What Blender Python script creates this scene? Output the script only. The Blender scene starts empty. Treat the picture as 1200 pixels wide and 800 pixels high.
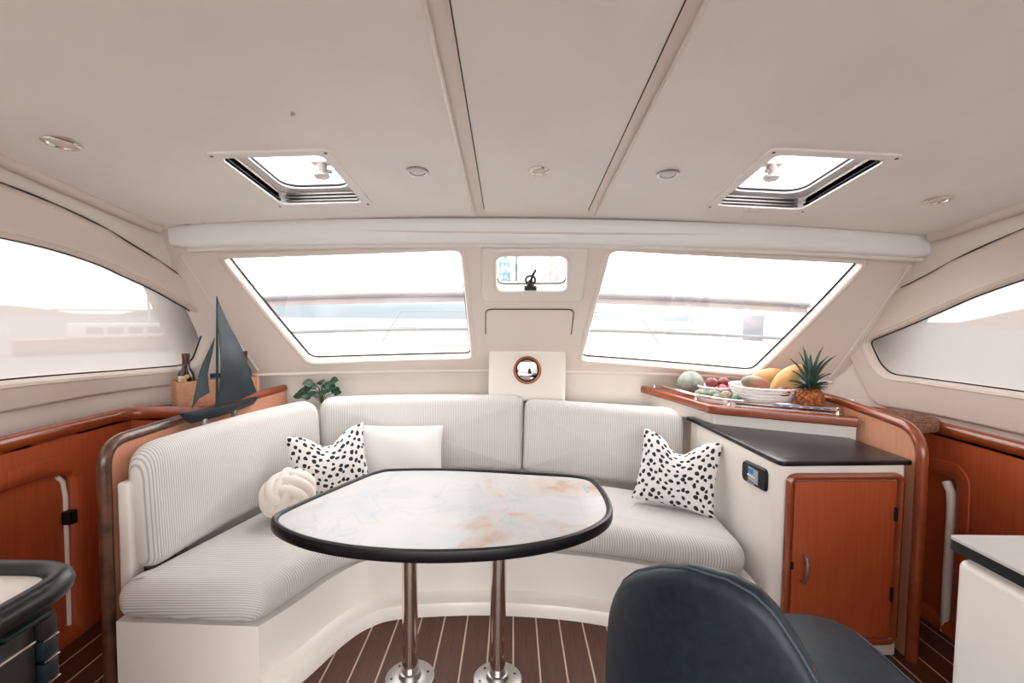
import bpy, bmesh, math, random
from math import sin, cos, pi, radians, sqrt
from mathutils import Vector, Matrix
from mathutils.geometry import delaunay_2d_cdt

random.seed(7)
scene = bpy.context.scene
COL = scene.collection

# ------------------------------------------------------------------ camera
cam_data = bpy.data.cameras.new('camera')
cam_data.sensor_width = 36.0
cam_data.lens = 16.8
cam_data.clip_start = 0.02
cam_data.clip_end = 2000
cam = bpy.data.objects.new('camera', cam_data)
COL.objects.link(cam)
cam.matrix_world = Matrix.Translation((0, 0, 1.45)) @ Matrix.Rotation(radians(87.0), 4, 'X') @ Matrix.Rotation(radians(0.6), 4, 'Z')
scene.camera = cam

# ------------------------------------------------------------------ overcast sky, exposure
world = bpy.data.worlds.new('overcast_sky')
scene.world = world
world.use_nodes = True
bg = world.node_tree.nodes['Background']
bg.inputs['Color'].default_value = (1.0, 0.975, 0.955, 1)
bg.inputs['Strength'].default_value = 1.0
vs = scene.view_settings
vs.view_transform = 'Standard'
vs.look = 'None'
vs.exposure = 2.58
vs.gamma = 1.0
vs.use_curve_mapping = False

# ------------------------------------------------------------------ materials
def new_mat(name):
    m = bpy.data.materials.new(name)
    m.use_nodes = True
    nt = m.node_tree
    return m, nt, nt.nodes['Principled BSDF']

def node(nt, kind, **kw):
    n = nt.nodes.new(kind)
    for k, v in kw.items():
        setattr(n, k, v)
    return n

def math_node(nt, op, a, b=None):
    n = node(nt, 'ShaderNodeMath', operation=op)
    for i, s in enumerate((a, b)):
        if s is None: continue
        if isinstance(s, (int, float)): n.inputs[i].default_value = s
        else: nt.links.new(s, n.inputs[i])
    return n.outputs[0]

def ramp(nt, fac, stops):
    r = node(nt, 'ShaderNodeValToRGB')
    e = r.color_ramp.elements
    while len(e) < len(stops): e.new(0.5)
    for el, (p, c) in zip(e, stops):
        el.position = p
        el.color = (*c, 1)
    nt.links.new(fac, r.inputs[0])
    return r.outputs[0]

def plain(name, col, rough=0.5, metal=0.0, coat=0.0, var=0.0, scale=8.0, bump=0.0, bscale=150.0, sheen=0.0, emit=None, spec=0.5):
    m, nt, p = new_mat(name)
    p.inputs['Specular IOR Level'].default_value = spec
    p.inputs['Base Color'].default_value = (*col, 1)
    p.inputs['Roughness'].default_value = rough
    p.inputs['Metallic'].default_value = metal
    p.inputs['Coat Weight'].default_value = coat
    p.inputs['Sheen Weight'].default_value = sheen
    tc = node(nt, 'ShaderNodeTexCoord')
    if var:
        n = node(nt, 'ShaderNodeTexNoise')
        n.inputs['Scale'].default_value = scale
        n.inputs['Detail'].default_value = 5
        nt.links.new(tc.outputs['Object'], n.inputs['Vector'])
        c = ramp(nt, n.outputs['Fac'], [(0.3, [x * (1 - var) for x in col]), (0.7, [min(1, x * (1 + var)) for x in col])])
        nt.links.new(c, p.inputs['Base Color'])
    if bump:
        n = node(nt, 'ShaderNodeTexNoise')
        n.inputs['Scale'].default_value = bscale
        nt.links.new(tc.outputs['Object'], n.inputs['Vector'])
        b = node(nt, 'ShaderNodeBump')
        b.inputs['Strength'].default_value = bump
        b.inputs['Distance'].default_value = 0.004
        nt.links.new(n.outputs['Fac'], b.inputs['Height'])
        nt.links.new(b.outputs['Normal'], p.inputs['Normal'])
    if emit:
        p.inputs['Emission Color'].default_value = (*emit[0], 1)
        p.inputs['Emission Strength'].default_value = emit[1]
    return m

def wood(name, dark, light, rough=0.3, coat=0.4, scl=(60, 60, 3.0)):
    m, nt, p = new_mat(name)
    tc = node(nt, 'ShaderNodeTexCoord')
    mp = node(nt, 'ShaderNodeMapping')
    mp.inputs['Scale'].default_value = scl
    nt.links.new(tc.outputs['Object'], mp.inputs['Vector'])
    n = node(nt, 'ShaderNodeTexNoise')
    n.inputs['Scale'].default_value = 1.0
    n.inputs['Detail'].default_value = 7
    n.inputs['Roughness'].default_value = 0.65
    n.inputs['Distortion'].default_value = 0.4
    nt.links.new(mp.outputs[0], n.inputs['Vector'])
    mid = [(a + b) / 2 for a, b in zip(dark, light)]
    c = ramp(nt, n.outputs['Fac'], [(0.25, dark), (0.5, mid), (0.75, light)])
    nt.links.new(c, p.inputs['Base Color'])
    p.inputs['Roughness'].default_value = rough
    p.inputs['Coat Weight'].default_value = coat
    p.inputs['Coat Roughness'].default_value = 0.15
    return m

def worn_wood(name):
    """varnish worn to dark brown at the handled end of the rail, cherry further on"""
    m = wood(name, (0.20, 0.036, 0.009), (0.29, 0.058, 0.015), 0.3, 0.4, (14, 14, 14))
    nt = m.node_tree; p = nt.nodes['Principled BSDF']
    cherry = p.inputs['Base Color'].links[0].from_socket
    tc = node(nt, 'ShaderNodeTexCoord'); sx = node(nt, 'ShaderNodeSeparateXYZ')
    nt.links.new(tc.outputs['Object'], sx.inputs[0])
    n = node(nt, 'ShaderNodeTexNoise'); n.inputs['Scale'].default_value = 14; n.inputs['Detail'].default_value = 5
    nt.links.new(tc.outputs['Object'], n.inputs['Vector'])
    f = math_node(nt, 'ADD', sx.outputs[1], math_node(nt, 'MULTIPLY', n.outputs['Fac'], 0.5))
    mk = ramp(nt, math_node(nt, 'SUBTRACT', f, 2.0), [(0.35, (0, 0, 0)), (0.62, (1, 1, 1))])
    dark = ramp(nt, n.outputs['Fac'], [(0.35, (0.040, 0.020, 0.012)), (0.65, (0.15, 0.060, 0.030))])
    mix = node(nt, 'ShaderNodeMixRGB')
    nt.links.new(mk, mix.inputs[0]); nt.links.new(dark, mix.inputs[1]); nt.links.new(cherry, mix.inputs[2])
    nt.links.new(mix.outputs[0], p.inputs['Base Color'])
    return m

def corduroy(name, light, dark, pitch=0.0105):
    m, nt, p = new_mat(name)
    uv = node(nt, 'ShaderNodeUVMap')
    sx = node(nt, 'ShaderNodeSeparateXYZ')
    nt.links.new(uv.outputs[0], sx.inputs[0])
    s = math_node(nt, 'SINE', math_node(nt, 'MULTIPLY', sx.outputs[0], 2 * pi / pitch))
    f = math_node(nt, 'ADD', math_node(nt, 'MULTIPLY', s, 0.5), 0.5)
    c = ramp(nt, f, [(0.0, dark), (0.45, light)])
    nt.links.new(c, p.inputs['Base Color'])
    b = node(nt, 'ShaderNodeBump')
    b.inputs['Strength'].default_value = 0.35
    b.inputs['Distance'].default_value = 0.003
    nt.links.new(f, b.inputs['Height'])
    nt.links.new(b.outputs['Normal'], p.inputs['Normal'])
    p.inputs['Roughness'].default_value = 0.9
    p.inputs['Sheen Weight'].default_value = 0.15
    return m

def spotted(name):
    m, nt, p = new_mat(name)
    uv = node(nt, 'ShaderNodeUVMap')
    nz = node(nt, 'ShaderNodeTexNoise')
    nz.inputs['Scale'].default_value = 9
    nt.links.new(uv.outputs[0], nz.inputs['Vector'])
    mix = node(nt, 'ShaderNodeMixRGB', blend_type='ADD')
    mix.inputs[0].default_value = 0.07
    nt.links.new(uv.outputs[0], mix.inputs[1])
    nt.links.new(nz.outputs['Color'], mix.inputs[2])
    mp = node(nt, 'ShaderNodeMapping')
    mp.inputs['Scale'].default_value = (1.12, 1.0, 1)
    mp.inputs['Rotation'].default_value = (0, 0, 0.5)
    nt.links.new(mix.outputs[0], mp.inputs['Vector'])
    v = node(nt, 'ShaderNodeTexVoronoi', voronoi_dimensions='2D')
    v.inputs['Scale'].default_value = 10.5
    v.inputs['Randomness'].default_value = 0.55
    nt.links.new(mp.outputs[0], v.inputs['Vector'])
    rnd = node(nt, 'ShaderNodeSeparateColor')
    nt.links.new(v.outputs['Color'], rnd.inputs[0])
    th = math_node(nt, 'ADD', math_node(nt, 'MULTIPLY', rnd.outputs[0], 0.10), 0.235)
    f = math_node(nt, 'GREATER_THAN', v.outputs['Distance'], th)
    c = ramp(nt, f, [(0.0, (0.012, 0.013, 0.016)), (1.0, (0.74, 0.72, 0.70))])
    nt.links.new(c, p.inputs['Base Color'])
    p.inputs['Roughness'].default_value = 0.85
    return m

def chart_print(name):
    m, nt, p = new_mat(name)
    tc = node(nt, 'ShaderNodeTexCoord')
    def noise(scale, detail, dist, off):
        mp = node(nt, 'ShaderNodeMapping')
        mp.inputs['Location'].default_value = off
        nt.links.new(tc.outputs['Object'], mp.inputs['Vector'])
        n = node(nt, 'ShaderNodeTexNoise')
        n.inputs['Scale'].default_value = scale
        n.inputs['Detail'].default_value = detail
        n.inputs['Distortion'].default_value = dist
        nt.links.new(mp.outputs[0], n.inputs['Vector'])
        return n.outputs['Fac']
    sx = node(nt, 'ShaderNodeSeparateXYZ')
    nt.links.new(tc.outputs['Object'], sx.inputs[0])
    land = math_node(nt, 'ADD', noise(3.2, 8, 0.7, (3.1, 0.4, 0)), math_node(nt, 'MULTIPLY', sx.outputs[0], 0.28))
    base = ramp(nt, noise(5.0, 6, 0.8, (0, 9, 0)), [(0.35, (0.504, 0.539, 0.559)), (0.5, (0.560, 0.564, 0.563)), (0.7, (0.592, 0.581, 0.568))])
    tan = ramp(nt, noise(9.0, 7, 0.5, (5, 2, 0)), [(0.35, (0.464, 0.307, 0.241)), (0.5, (0.560, 0.469, 0.413)), (0.65, (0.592, 0.539, 0.499))])
    mk = ramp(nt, land, [(0.53, (0, 0, 0)), (0.66, (1, 1, 1))])
    mix = node(nt, 'ShaderNodeMixRGB')
    nt.links.new(mk, mix.inputs[0]); nt.links.new(base, mix.inputs[1]); nt.links.new(tan, mix.inputs[2])
    coast = ramp(nt, noise(3.2, 8, 0.7, (3.1, 0.4, 0)), [(0.485, (1, 1, 1)), (0.5, (0.640, 0.681, 0.705)), (0.515, (1, 1, 1))])
    mul = node(nt, 'ShaderNodeMixRGB', blend_type='MULTIPLY')
    mul.inputs[0].default_value = 0.28
    nt.links.new(mix.outputs[0], mul.inputs[1]); nt.links.new(coast, mul.inputs[2])
    nt.links.new(mul.outputs[0], p.inputs['Base Color'])
    p.inputs['Roughness'].default_value = 0.34
    p.inputs['Specular IOR Level'].default_value = 0.35
    return m

def glass_pane(name, tint=(1, 1, 1), gloss=0.05):
    m, nt, p = new_mat(name)
    nt.nodes.remove(p)
    out = nt.nodes['Material Output']
    t = node(nt, 'ShaderNodeBsdfTransparent'); t.inputs[0].default_value = (*tint, 1)
    g = node(nt, 'ShaderNodeBsdfGlossy'); g.inputs['Roughness'].default_value = 0.03
    mx = node(nt, 'ShaderNodeMixShader'); mx.inputs[0].default_value = gloss
    nt.links.new(t.outputs[0], mx.inputs[1]); nt.links.new(g.outputs[0], mx.inputs[2])
    nt.links.new(mx.outputs[0], out.inputs[0])
    return m

def mesh_screen(name, col=(0.9, 0.85, 0.82), through=0.3):
    """woven mesh: part of the light passes straight, part is scattered by the threads"""
    m, nt, p = new_mat(name)
    nt.nodes.remove(p)
    out = nt.nodes['Material Output']
    t = node(nt, 'ShaderNodeBsdfTransparent'); t.inputs[0].default_value = (through, through, through, 1)
    g = node(nt, 'ShaderNodeBsdfTranslucent'); g.inputs[0].default_value = (*col, 1)
    mx = node(nt, 'ShaderNodeAddShader')
    nt.links.new(t.outputs[0], mx.inputs[0]); nt.links.new(g.outputs[0], mx.inputs[1])
    nt.links.new(mx.outputs[0], out.inputs[0])
    return m

def mottled(name, stops, scale, rough=0.5, detail=4, bump=0.0, spec=0.5):
    m, nt, p = new_mat(name)
    p.inputs['Specular IOR Level'].default_value = spec
    tc = node(nt, 'ShaderNodeTexCoord')
    n = node(nt, 'ShaderNodeTexNoise')
    n.inputs['Scale'].default_value = scale
    n.inputs['Detail'].default_value = detail
    nt.links.new(tc.outputs['Object'], n.inputs['Vector'])
    nt.links.new(ramp(nt, n.outputs['Fac'], stops), p.inputs['Base Color'])
    p.inputs['Roughness'].default_value = rough
    if bump:
        b = node(nt, 'ShaderNodeBump'); b.inputs['Strength'].default_value = bump; b.inputs['Distance'].default_value = 0.003
        nt.links.new(n.outputs['Fac'], b.inputs['Height']); nt.links.new(b.outputs['Normal'], p.inputs['Normal'])
    return m

M = {
    'gel': plain('white gelcoat', (0.81, 0.76, 0.71), 0.35, coat=0.2, var=0.02, scale=3),
    'front': plain('windscreen moulding', (0.80, 0.72, 0.66), 0.4, coat=0.1, var=0.02, scale=3),
    'beam': plain('beam moulding', (0.92, 0.93, 0.92), 0.35, coat=0.15),
    'ceil': plain('ceiling vinyl', (0.905, 0.88, 0.845), 0.6, var=0.03, scale=2.5, bump=0.05),
    'strip': plain('ceiling strip', (0.90, 0.82, 0.76), 0.45),
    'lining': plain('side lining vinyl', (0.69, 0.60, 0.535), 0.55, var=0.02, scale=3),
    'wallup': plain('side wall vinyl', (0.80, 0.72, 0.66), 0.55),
    'seam': plain('dark seam', (0.05, 0.035, 0.03), 0.7),
    'gasket': plain('black gasket', (0.008, 0.008, 0.010), 0.5, spec=0.3),
    'cherry': wood('varnished cherry', (0.20, 0.036, 0.009), (0.29, 0.058, 0.015), 0.25, 0.5, (14, 14, 14)),
    'cherry_light': wood('cherry veneer', (0.34, 0.060, 0.018), (0.45, 0.095, 0.032), 0.4, 0.15, (90, 90, 4)),
    'peach': wood('pale cherry veneer', (0.50, 0.22, 0.13), (0.60, 0.29, 0.18), 0.45, 0.2, (90, 90, 4)),
    'worn': worn_wood('worn trim'),
    'teak': wood('teak plank', (0.038, 0.0085, 0.0038), (0.115, 0.030, 0.013), 0.5, 0.0, (70, 4, 70)),
    'caulk': plain('white caulk', (0.60, 0.46, 0.37), 0.6),
    'cord': corduroy('ribbed fabric', (0.66, 0.635, 0.61), (0.38, 0.36, 0.345)),
    'spots': spotted('black spot print'),
    'linen': plain('white linen', (0.74, 0.73, 0.71), 0.85, bump=0.1, bscale=60, sheen=0.1),
    'plush': plain('cream plush', (0.72, 0.66, 0.60), 0.9, sheen=0.3),
    'navy': mottled('navy suede', [(0.3, (0.0035, 0.0095, 0.016)), (0.7, (0.009, 0.023, 0.034))], 40, 0.46, 8, 0.15, 0.4),
    'piping': plain('grey piping', (0.05, 0.07, 0.085), 0.7),
    'chart': chart_print('faded chart'),
    'black': plain('black rubber edge', (0.004, 0.0045, 0.006), 0.35, spec=0.35),
    'blacktop': mottled('black laminate', [(0.4, (0.004, 0.004, 0.005)), (0.62, (0.016, 0.016, 0.018))], 6, 0.3, 10, 0.0, 0.35),
    'slate': mottled('dark blue metal', [(0.35, (0.008, 0.016, 0.023)), (0.7, (0.021, 0.036, 0.047))], 5, 0.5, 6, 0.0, 0.3),
    'chrome': plain('polished steel', (0.78, 0.72, 0.68), 0.12, metal=1.0),
    'steel': plain('brushed steel', (0.42, 0.40, 0.385), 0.35, metal=1.0),
    'copper': plain('copper rim', (0.42, 0.15, 0.07), 0.35, metal=0.7),
    'mirror': plain('mirror', (0.92, 0.92, 0.92), 0.02, metal=1.0),
    'glass': glass_pane('window glass'),
    'hatchglass': glass_pane('hatch glass', (0.93, 0.93, 0.95), 0.06),
    'screen': mesh_screen('sun mesh film', (0.165, 0.147, 0.137), 0.112),
    'awning': mesh_screen('white awning cloth', (0.6, 0.6, 0.6), 0.35),
    'lens': plain('frosted lens', (0.75, 0.70, 0.65), 0.3),
    'white': plain('white plastic', (0.82, 0.81, 0.80), 0.45),
    'deck': plain('white deck', (0.62, 0.62, 0.62), 0.6),
    'greyalu': plain('grey aluminium', (0.17, 0.16, 0.165), 0.45, metal=0.3),
    'pinkedge': plain('pink white valance', (0.27, 0.235, 0.23), 0.6),
    'greytop': mottled('grey white laminate', [(0.35, (0.50, 0.48, 0.47)), (0.7, (0.60, 0.57, 0.56))], 3, 0.35, 6),
    'creamtop': mottled('cream laminate', [(0.35, (0.66, 0.60, 0.55)), (0.7, (0.72, 0.66, 0.61))], 3, 0.3, 6),
    'oven': plain('dark oven front', (0.02, 0.017, 0.016), 0.35, metal=0.2, spec=0.3),
    'teal': plain('teal plastic', (0.005, 0.012, 0.014), 0.4, spec=0.4),
    'tealprint': plain('teal print', (0.30, 0.52, 0.50), 0.4),
    'greyprint': plain('grey print', (0.55, 0.52, 0.50), 0.4),
    'lcd': plain('screen grey', (0.16, 0.19, 0.21), 0.25, emit=((0.30, 0.36, 0.40), 0.06)),
    'lcdblue': plain('screen blue', (0.02, 0.09, 0.22), 0.25, emit=((0.03, 0.16, 0.38), 0.08)),
    'lcdtext': plain('screen text', (0.6, 0.62, 0.55), 0.3, emit=((0.6, 0.62, 0.5), 0.06)),
    'leaf': mottled('pothos leaf', [(0.35, (0.010, 0.035, 0.018)), (0.6, (0.03, 0.085, 0.045)), (0.8, (0.10, 0.17, 0.10))], 30, 0.4),
    'stem': plain('green stem', (0.05, 0.10, 0.03), 0.6),
    'pot': plain('clay pot', (0.70, 0.66, 0.62), 0.6),
    'crate': wood('pale crate wood', (0.42, 0.19, 0.105), (0.62, 0.33, 0.20), 0.55, 0.0, (4, 50, 50)),
    'bottle': plain('dark bottle glass', (0.012, 0.006, 0.005), 0.1, coat=0.5),
    'cap': plain('brown foil', (0.075, 0.020, 0.012), 0.35),
    'label': mottled('bottle label', [(0.45, (0.72, 0.68, 0.62)), (0.6, (0.45, 0.25, 0.10))], 30, 0.6),
    'gold': plain('orange gold seal', (0.65, 0.28, 0.07), 0.4),
    'blueglass': plain('teal glass', (0.02, 0.18, 0.24), 0.15),
    'melon': mottled('netted melon rind', [(0.35, (0.170, 0.192, 0.163)), (0.55, (0.266, 0.289, 0.252)), (0.75, (0.355, 0.355, 0.318))], 22, 0.6, 6, 0.4),
    'redfruit': mottled('dark red skin', [(0.35, (0.111, 0.009, 0.012)), (0.7, (0.222, 0.026, 0.026))], 14, 0.3),
    'pinkfruit': plain('pink red skin', (0.50, 0.07, 0.10), 0.35),
    'lime': mottled('green skin', [(0.35, (0.033, 0.089, 0.033)), (0.7, (0.074, 0.155, 0.067))], 20, 0.4),
    'guava': mottled('grey green skin', [(0.35, (0.148, 0.178, 0.126)), (0.7, (0.266, 0.274, 0.207))], 25, 0.5),
    'brownfruit': mottled('brown green skin', [(0.35, (0.207, 0.148, 0.104)), (0.7, (0.296, 0.244, 0.178))], 25, 0.5),
    'mango': mottled('blushed mango skin', [(0.35, (0.074, 0.096, 0.067)), (0.5, (0.252, 0.163, 0.096)), (0.62, (0.385, 0.148, 0.096))], 7, 0.35),
    'papaya': mottled('papaya skin', [(0.35, (0.459, 0.190, 0.035)), (0.6, (0.518, 0.311, 0.111)), (0.78, (0.333, 0.296, 0.104))], 9, 0.4),
    'papaya2': mottled('orange papaya skin', [(0.35, (0.444, 0.163, 0.022)), (0.7, (0.555, 0.355, 0.163))], 8, 0.4),
    'rope': plain('white cotton rope', (0.80, 0.76, 0.74), 0.9, bump=0.4, bscale=90),
    'pineapple': mottled('pineapple eyes', [(0.35, (0.148, 0.026, 0.006)), (0.55, (0.385, 0.096, 0.013)), (0.75, (0.555, 0.244, 0.059))], 45, 0.45),
    'crown': mottled('pineapple leaf', [(0.35, (0.020, 0.055, 0.038)), (0.7, (0.075, 0.13, 0.10))], 20, 0.4),
    'clear': plain('clear film', (0.75, 0.74, 0.78), 0.15),
    'blueprint': plain('blue print', (0.03, 0.15, 0.55), 0.4),
    'wicker': mottled('brown wicker', [(0.4, (0.13, 0.055, 0.03)), (0.6, (0.28, 0.13, 0.075))], 120, 0.7, 3, 0.6),
    'sea': plain('pale sea', (0.13, 0.145, 0.152), 0.9),
    'hill': plain('hazy blue hill', (0.10, 0.124, 0.14), 1.0),  # blue distance haze is put into the base colour
    'hilltan': plain('hazy tan shore', (0.15, 0.12, 0.10), 1.0),  # tan land with haze mixed into its base colour
    'hullwhite': plain('white hull', (0.5, 0.49, 0.48), 0.6),
    'palealu': plain('pale painted tube', (0.15, 0.155, 0.16), 0.6),
    'hullred': plain('red hull', (0.20, 0.10, 0.075), 0.6),
    'darkglass': plain('dark boat window', (0.16, 0.17, 0.19), 0.4),
    'towelblue': mottled('blue print towel', [(0.45, (0.13, 0.24, 0.38)), (0.55, (0.38, 0.40, 0.42))], 30, 0.9),
    'towelpink': mottled('pink print towel', [(0.45, (0.34, 0.26, 0.26)), (0.55, (0.46, 0.43, 0.42))], 30, 0.9),
}

# ------------------------------------------------------------------ mesh helpers
class G:
    """collects geometry for ONE mesh object"""
    def __init__(s):
        s.v = []; s.f = []; s.uv = {}
    def add(s, verts, faces, uvs=None):
        o = len(s.v)
        s.v += [Vector(p) for p in verts]
        s.f += [[i + o for i in q] for q in faces]
        if uvs:
            for i, u in enumerate(uvs): s.uv[o + i] = u
        return s
    def box(s, a, b, bev=0.0, seg=2, mtx=None):
        bm = bmesh.new()
        bmesh.ops.create_cube(bm, size=1.0)
        for v in bm.verts:
            v.co = Vector([(a[i] + b[i]) / 2 + v.co[i] * (b[i] - a[i]) for i in range(3)])
        if bev:
            bmesh.ops.bevel(bm, geom=bm.edges[:], offset=bev, segments=seg, affect='EDGES', profile=0.5)
        s.bm(bm, mtx)
        return s
    def bm(s, bm, mtx=None):
        bm.verts.index_update()
        s.add([(mtx @ v.co if mtx else v.co) for v in bm.verts], [[v.index for v in f.verts] for f in bm.faces])
        bm.free()
        return s
    def grid(s, rows, close_u=False, close_v=False, uvs=None):
        n, m = len(rows), len(rows[0])
        f = []
        for i in range(n - (0 if close_u else 1)):
            for j in range(m - (0 if close_v else 1)):
                a, b = i, (i + 1) % n
                c, d = j, (j + 1) % m
                f.append([a * m + c, a * m + d, b * m + d, b * m + c])
        s.add([p for r in rows for p in r], f, [q for r in uvs for q in r] if uvs else None)
        return s
    def tube(s, path, r, n=8, closed=False, cap=True, flat=1.0, up=None):
        path = [Vector(p) for p in path]
        N = len(path)
        rad = r if isinstance(r, (list, tuple)) else [r] * N
        rows = []
        prev = None
        for i in range(N):
            if closed: t = path[(i + 1) % N] - path[i - 1]
            else: t = path[min(i + 1, N - 1)] - path[max(i - 1, 0)]
            t.normalize()
            if prev is None:
                ref = Vector(up) if up else (Vector((0, 0, 1)) if abs(t.z) < 0.9 else Vector((1, 0, 0)))
                a = (ref - t * ref.dot(t)).normalized()
            else:
                a = (prev - t * prev.dot(t)).normalized()
            prev = a
            b = t.cross(a)
            rows.append([path[i] + (a * cos(2 * pi * k / n) + b * sin(2 * pi * k / n) * flat) * rad[i] for k in range(n)])
        o = len(s.v)
        s.grid(rows, closed, True)
        if cap and not closed:
            s.f.append([o + k for k in range(n)][::-1])
            s.f.append([o + (N - 1) * n + k for k in range(n)])
        return s
    def lathe(s, prof, n=32, mtx=None, cap=True):
        rows = [[Vector((r * cos(2 * pi * k / n), r * sin(2 * pi * k / n), z)) for k in range(n)] for r, z in prof]
        if mtx: rows = [[mtx @ p for p in r] for r in rows]
        o = len(s.v)
        s.grid(rows, False, True)
        if cap:
            s.f.append([o + k for k in range(n)][::-1])
            s.f.append([o + (len(prof) - 1) * n + k for k in range(n)])
        return s
    def slab(s, outline, z0, z1, r, crown=0.0, nr=5, rings=5, fn=None, uvfn=None):
        N = len(outline)
        nrm = normals2(outline)
        cx = sum(p[0] for p in outline) / N; cy = sum(p[1] for p in outline) / N
        lay = []
        ins = lambda d: [(p[0] - q[0] * d, p[1] - q[1] * d) for p, q in zip(outline, nrm)]
        bot = ins(r)
        for k in range(1, rings):
            f = k / rings
            lay.append(([(cx + (p[0] - cx) * f, cy + (p[1] - cy) * f) for p in bot], z0, -crown * 0.0))
        for k in range(nr + 1):
            a = pi / 2 * k / nr
            lay.append((ins(r * (1 - sin(a))), z0 + r * (1 - cos(a)), 0))
        for k in range(nr + 1):
            a = pi / 2 * k / nr
            lay.append((ins(r * (1 - cos(a))), z1 - r * (1 - sin(a)), 0))
        top = ins(r)
        for k in range(1, rings + 3):
            f = 1 - k / (rings + 3)
            lay.append(([(cx + (p[0] - cx) * f, cy + (p[1] - cy) * f) for p in top], z1, crown * (1 - f * f)))
        fn = fn or (lambda x, y, z: (x, y, z))
        rows = [[(p[0], p[1], z + c) for p in pl] for pl, z, c in lay]
        uvs = None
        if uvfn: uvs = [[uvfn(*p) for p in q] for q in rows]
        o = len(s.v)
        s.grid([[fn(*p) for p in q] for q in rows], False, True, uvs)
        L = len(rows)
        s.add([fn(cx, cy, z0), fn(cx, cy, z1 + crown)], [], [uvfn(cx, cy, z0), uvfn(cx, cy, z1)] if uvfn else None)
        e = len(s.v)
        for k in range(N):
            s.f.append([e - 2, o + (k + 1) % N, o + k])
            s.f.append([e - 1, o + (L - 1) * N + k, o + (L - 1) * N + (k + 1) % N])
        return s
    def sheet(s, outer, holes, fn, spacing=0.12, d0=0.0, d1=None):
        """flat region with holes, mapped by fn(x, y, depth); closed to a plate when d1 is given"""
        pts = []; edges = []
        for loop in [outer] + holes:
            o = len(pts)
            pts += [Vector(p) for p in loop]
            edges += [(o + i, o + (i + 1) % len(loop)) for i in range(len(loop))]
        xs = [p[0] for p in outer]; ys = [p[1] for p in outer]
        x = min(xs) + spacing * 0.51
        k = 0
        while x < max(xs):
            y = min(ys) + spacing * (0.5 if k % 2 else 0.27)
            while y < max(ys):
                if inside((x, y), outer) and not any(inside((x, y), h) for h in holes) and all(near((x, y), lp) > spacing * 0.3 for lp in [outer] + holes):
                    pts.append(Vector((x, y)))
                y += spacing
            x += spacing; k += 1
        vv, ee, ff, *_ = delaunay_2d_cdt(pts, edges, [], 0, 1e-5)
        keep = []
        for t in ff:
            c = ((vv[t[0]].x + vv[t[1]].x + vv[t[2]].x) / 3, (vv[t[0]].y + vv[t[1]].y + vv[t[2]].y) / 3)
            if inside(c, outer) and not any(inside(c, h) for h in holes): keep.append(list(t))
        n = len(vv)
        verts = [fn(p.x, p.y, d0) for p in vv]
        faces = [list(t) for t in keep]
        if d1 is not None:
            verts += [fn(p.x, p.y, d1) for p in vv]
            faces += [[i + n for i in reversed(t)] for t in keep]
            cnt = {}
            for t in keep:
                for a, b in ((t[0], t[1]), (t[1], t[2]), (t[2], t[0])):
                    cnt[(a, b)] = 1
            for a, b in list(cnt):
                if (b, a) not in cnt: faces.append([b, a, a + n, b + n])
        s.add(verts, faces)
        return s
    def ring(s, outline, prof, fn):
        nrm = normals2(outline)
        rows = [[fn(p[0] + q[0] * o, p[1] + q[1] * o, d) for p, q in zip(outline, nrm)] for o, d in prof]
        s.grid(rows, False, True)
        return s
    def obj(s, name, mat, parent=None, smooth=True, angle=40):
        me = bpy.data.meshes.new(name)
        me.from_pydata([tuple(p) for p in s.v], [], s.f)
        me.validate()
        bm = bmesh.new(); bm.from_mesh(me)
        bmesh.ops.recalc_face_normals(bm, faces=bm.faces[:])
        if s.uv:
            ul = bm.loops.layers.uv.new('UVMap')
            for f in bm.faces:
                for l in f.loops: l[ul].uv = s.uv.get(l.vert.index, (0, 0))
        bm.to_mesh(me); bm.free()
        me.materials.append(M[mat])
        if smooth:
            me.shade_smooth()
            me.set_sharp_from_angle(angle=radians(angle))
        o = bpy.data.objects.new(name, me)
        COL.objects.link(o)
        if parent is not None: attach(o, parent)
        return o

ORIGIN = {}
def attach(o, parent):
    """parts of things built in world coordinates keep their place"""
    o.parent = parent
    if parent.name in ORIGIN:
        o.matrix_parent_inverse = ORIGIN[parent.name].inverted()

def thing(name, label, cat, loc=(0, 0, 0), group=None, world_parts=True, rot=None):
    o = bpy.data.objects.new(name, None)
    o.empty_display_size = 0.05
    COL.objects.link(o)
    o.location = loc
    if rot: o.rotation_euler = rot
    if world_parts: ORIGIN[o.name] = Matrix.Translation(loc)
    tag(o, label, cat, group)
    return o

def tag(o, label, cat, group=None):
    o['label'] = label; o['category'] = cat
    if group: o['group'] = group
    return o

def struct(o, label=None, cat=None):
    o['kind'] = 'structure'
    if label: o['label'] = label
    if cat: o['category'] = cat
    return o

def inside(p, poly):
    x, y = p; c = False; n = len(poly); j = n - 1
    for i in range(n):
        xi, yi = poly[i][0], poly[i][1]; xj, yj = poly[j][0], poly[j][1]
        if (yi > y) != (yj > y) and x < (xj - xi) * (y - yi) / (yj - yi) + xi: c = not c
        j = i
    return c

def near(p, poly):
    return min((p[0] - q[0]) ** 2 + (p[1] - q[1]) ** 2 for q in poly) ** 0.5

def normals2(pl):
    n = len(pl); out = []
    area = sum(pl[i - 1][0] * pl[i][1] - pl[i][0] * pl[i - 1][1] for i in range(n))
    sg = 1 if area > 0 else -1
    for i in range(n):
        a, b = pl[i - 1], pl[(i + 1) % n]
        dx, dy = b[0] - a[0], b[1] - a[1]
        l = sqrt(dx * dx + dy * dy) or 1
        out.append((sg * dy / l, -sg * dx / l))
    return out

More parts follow.
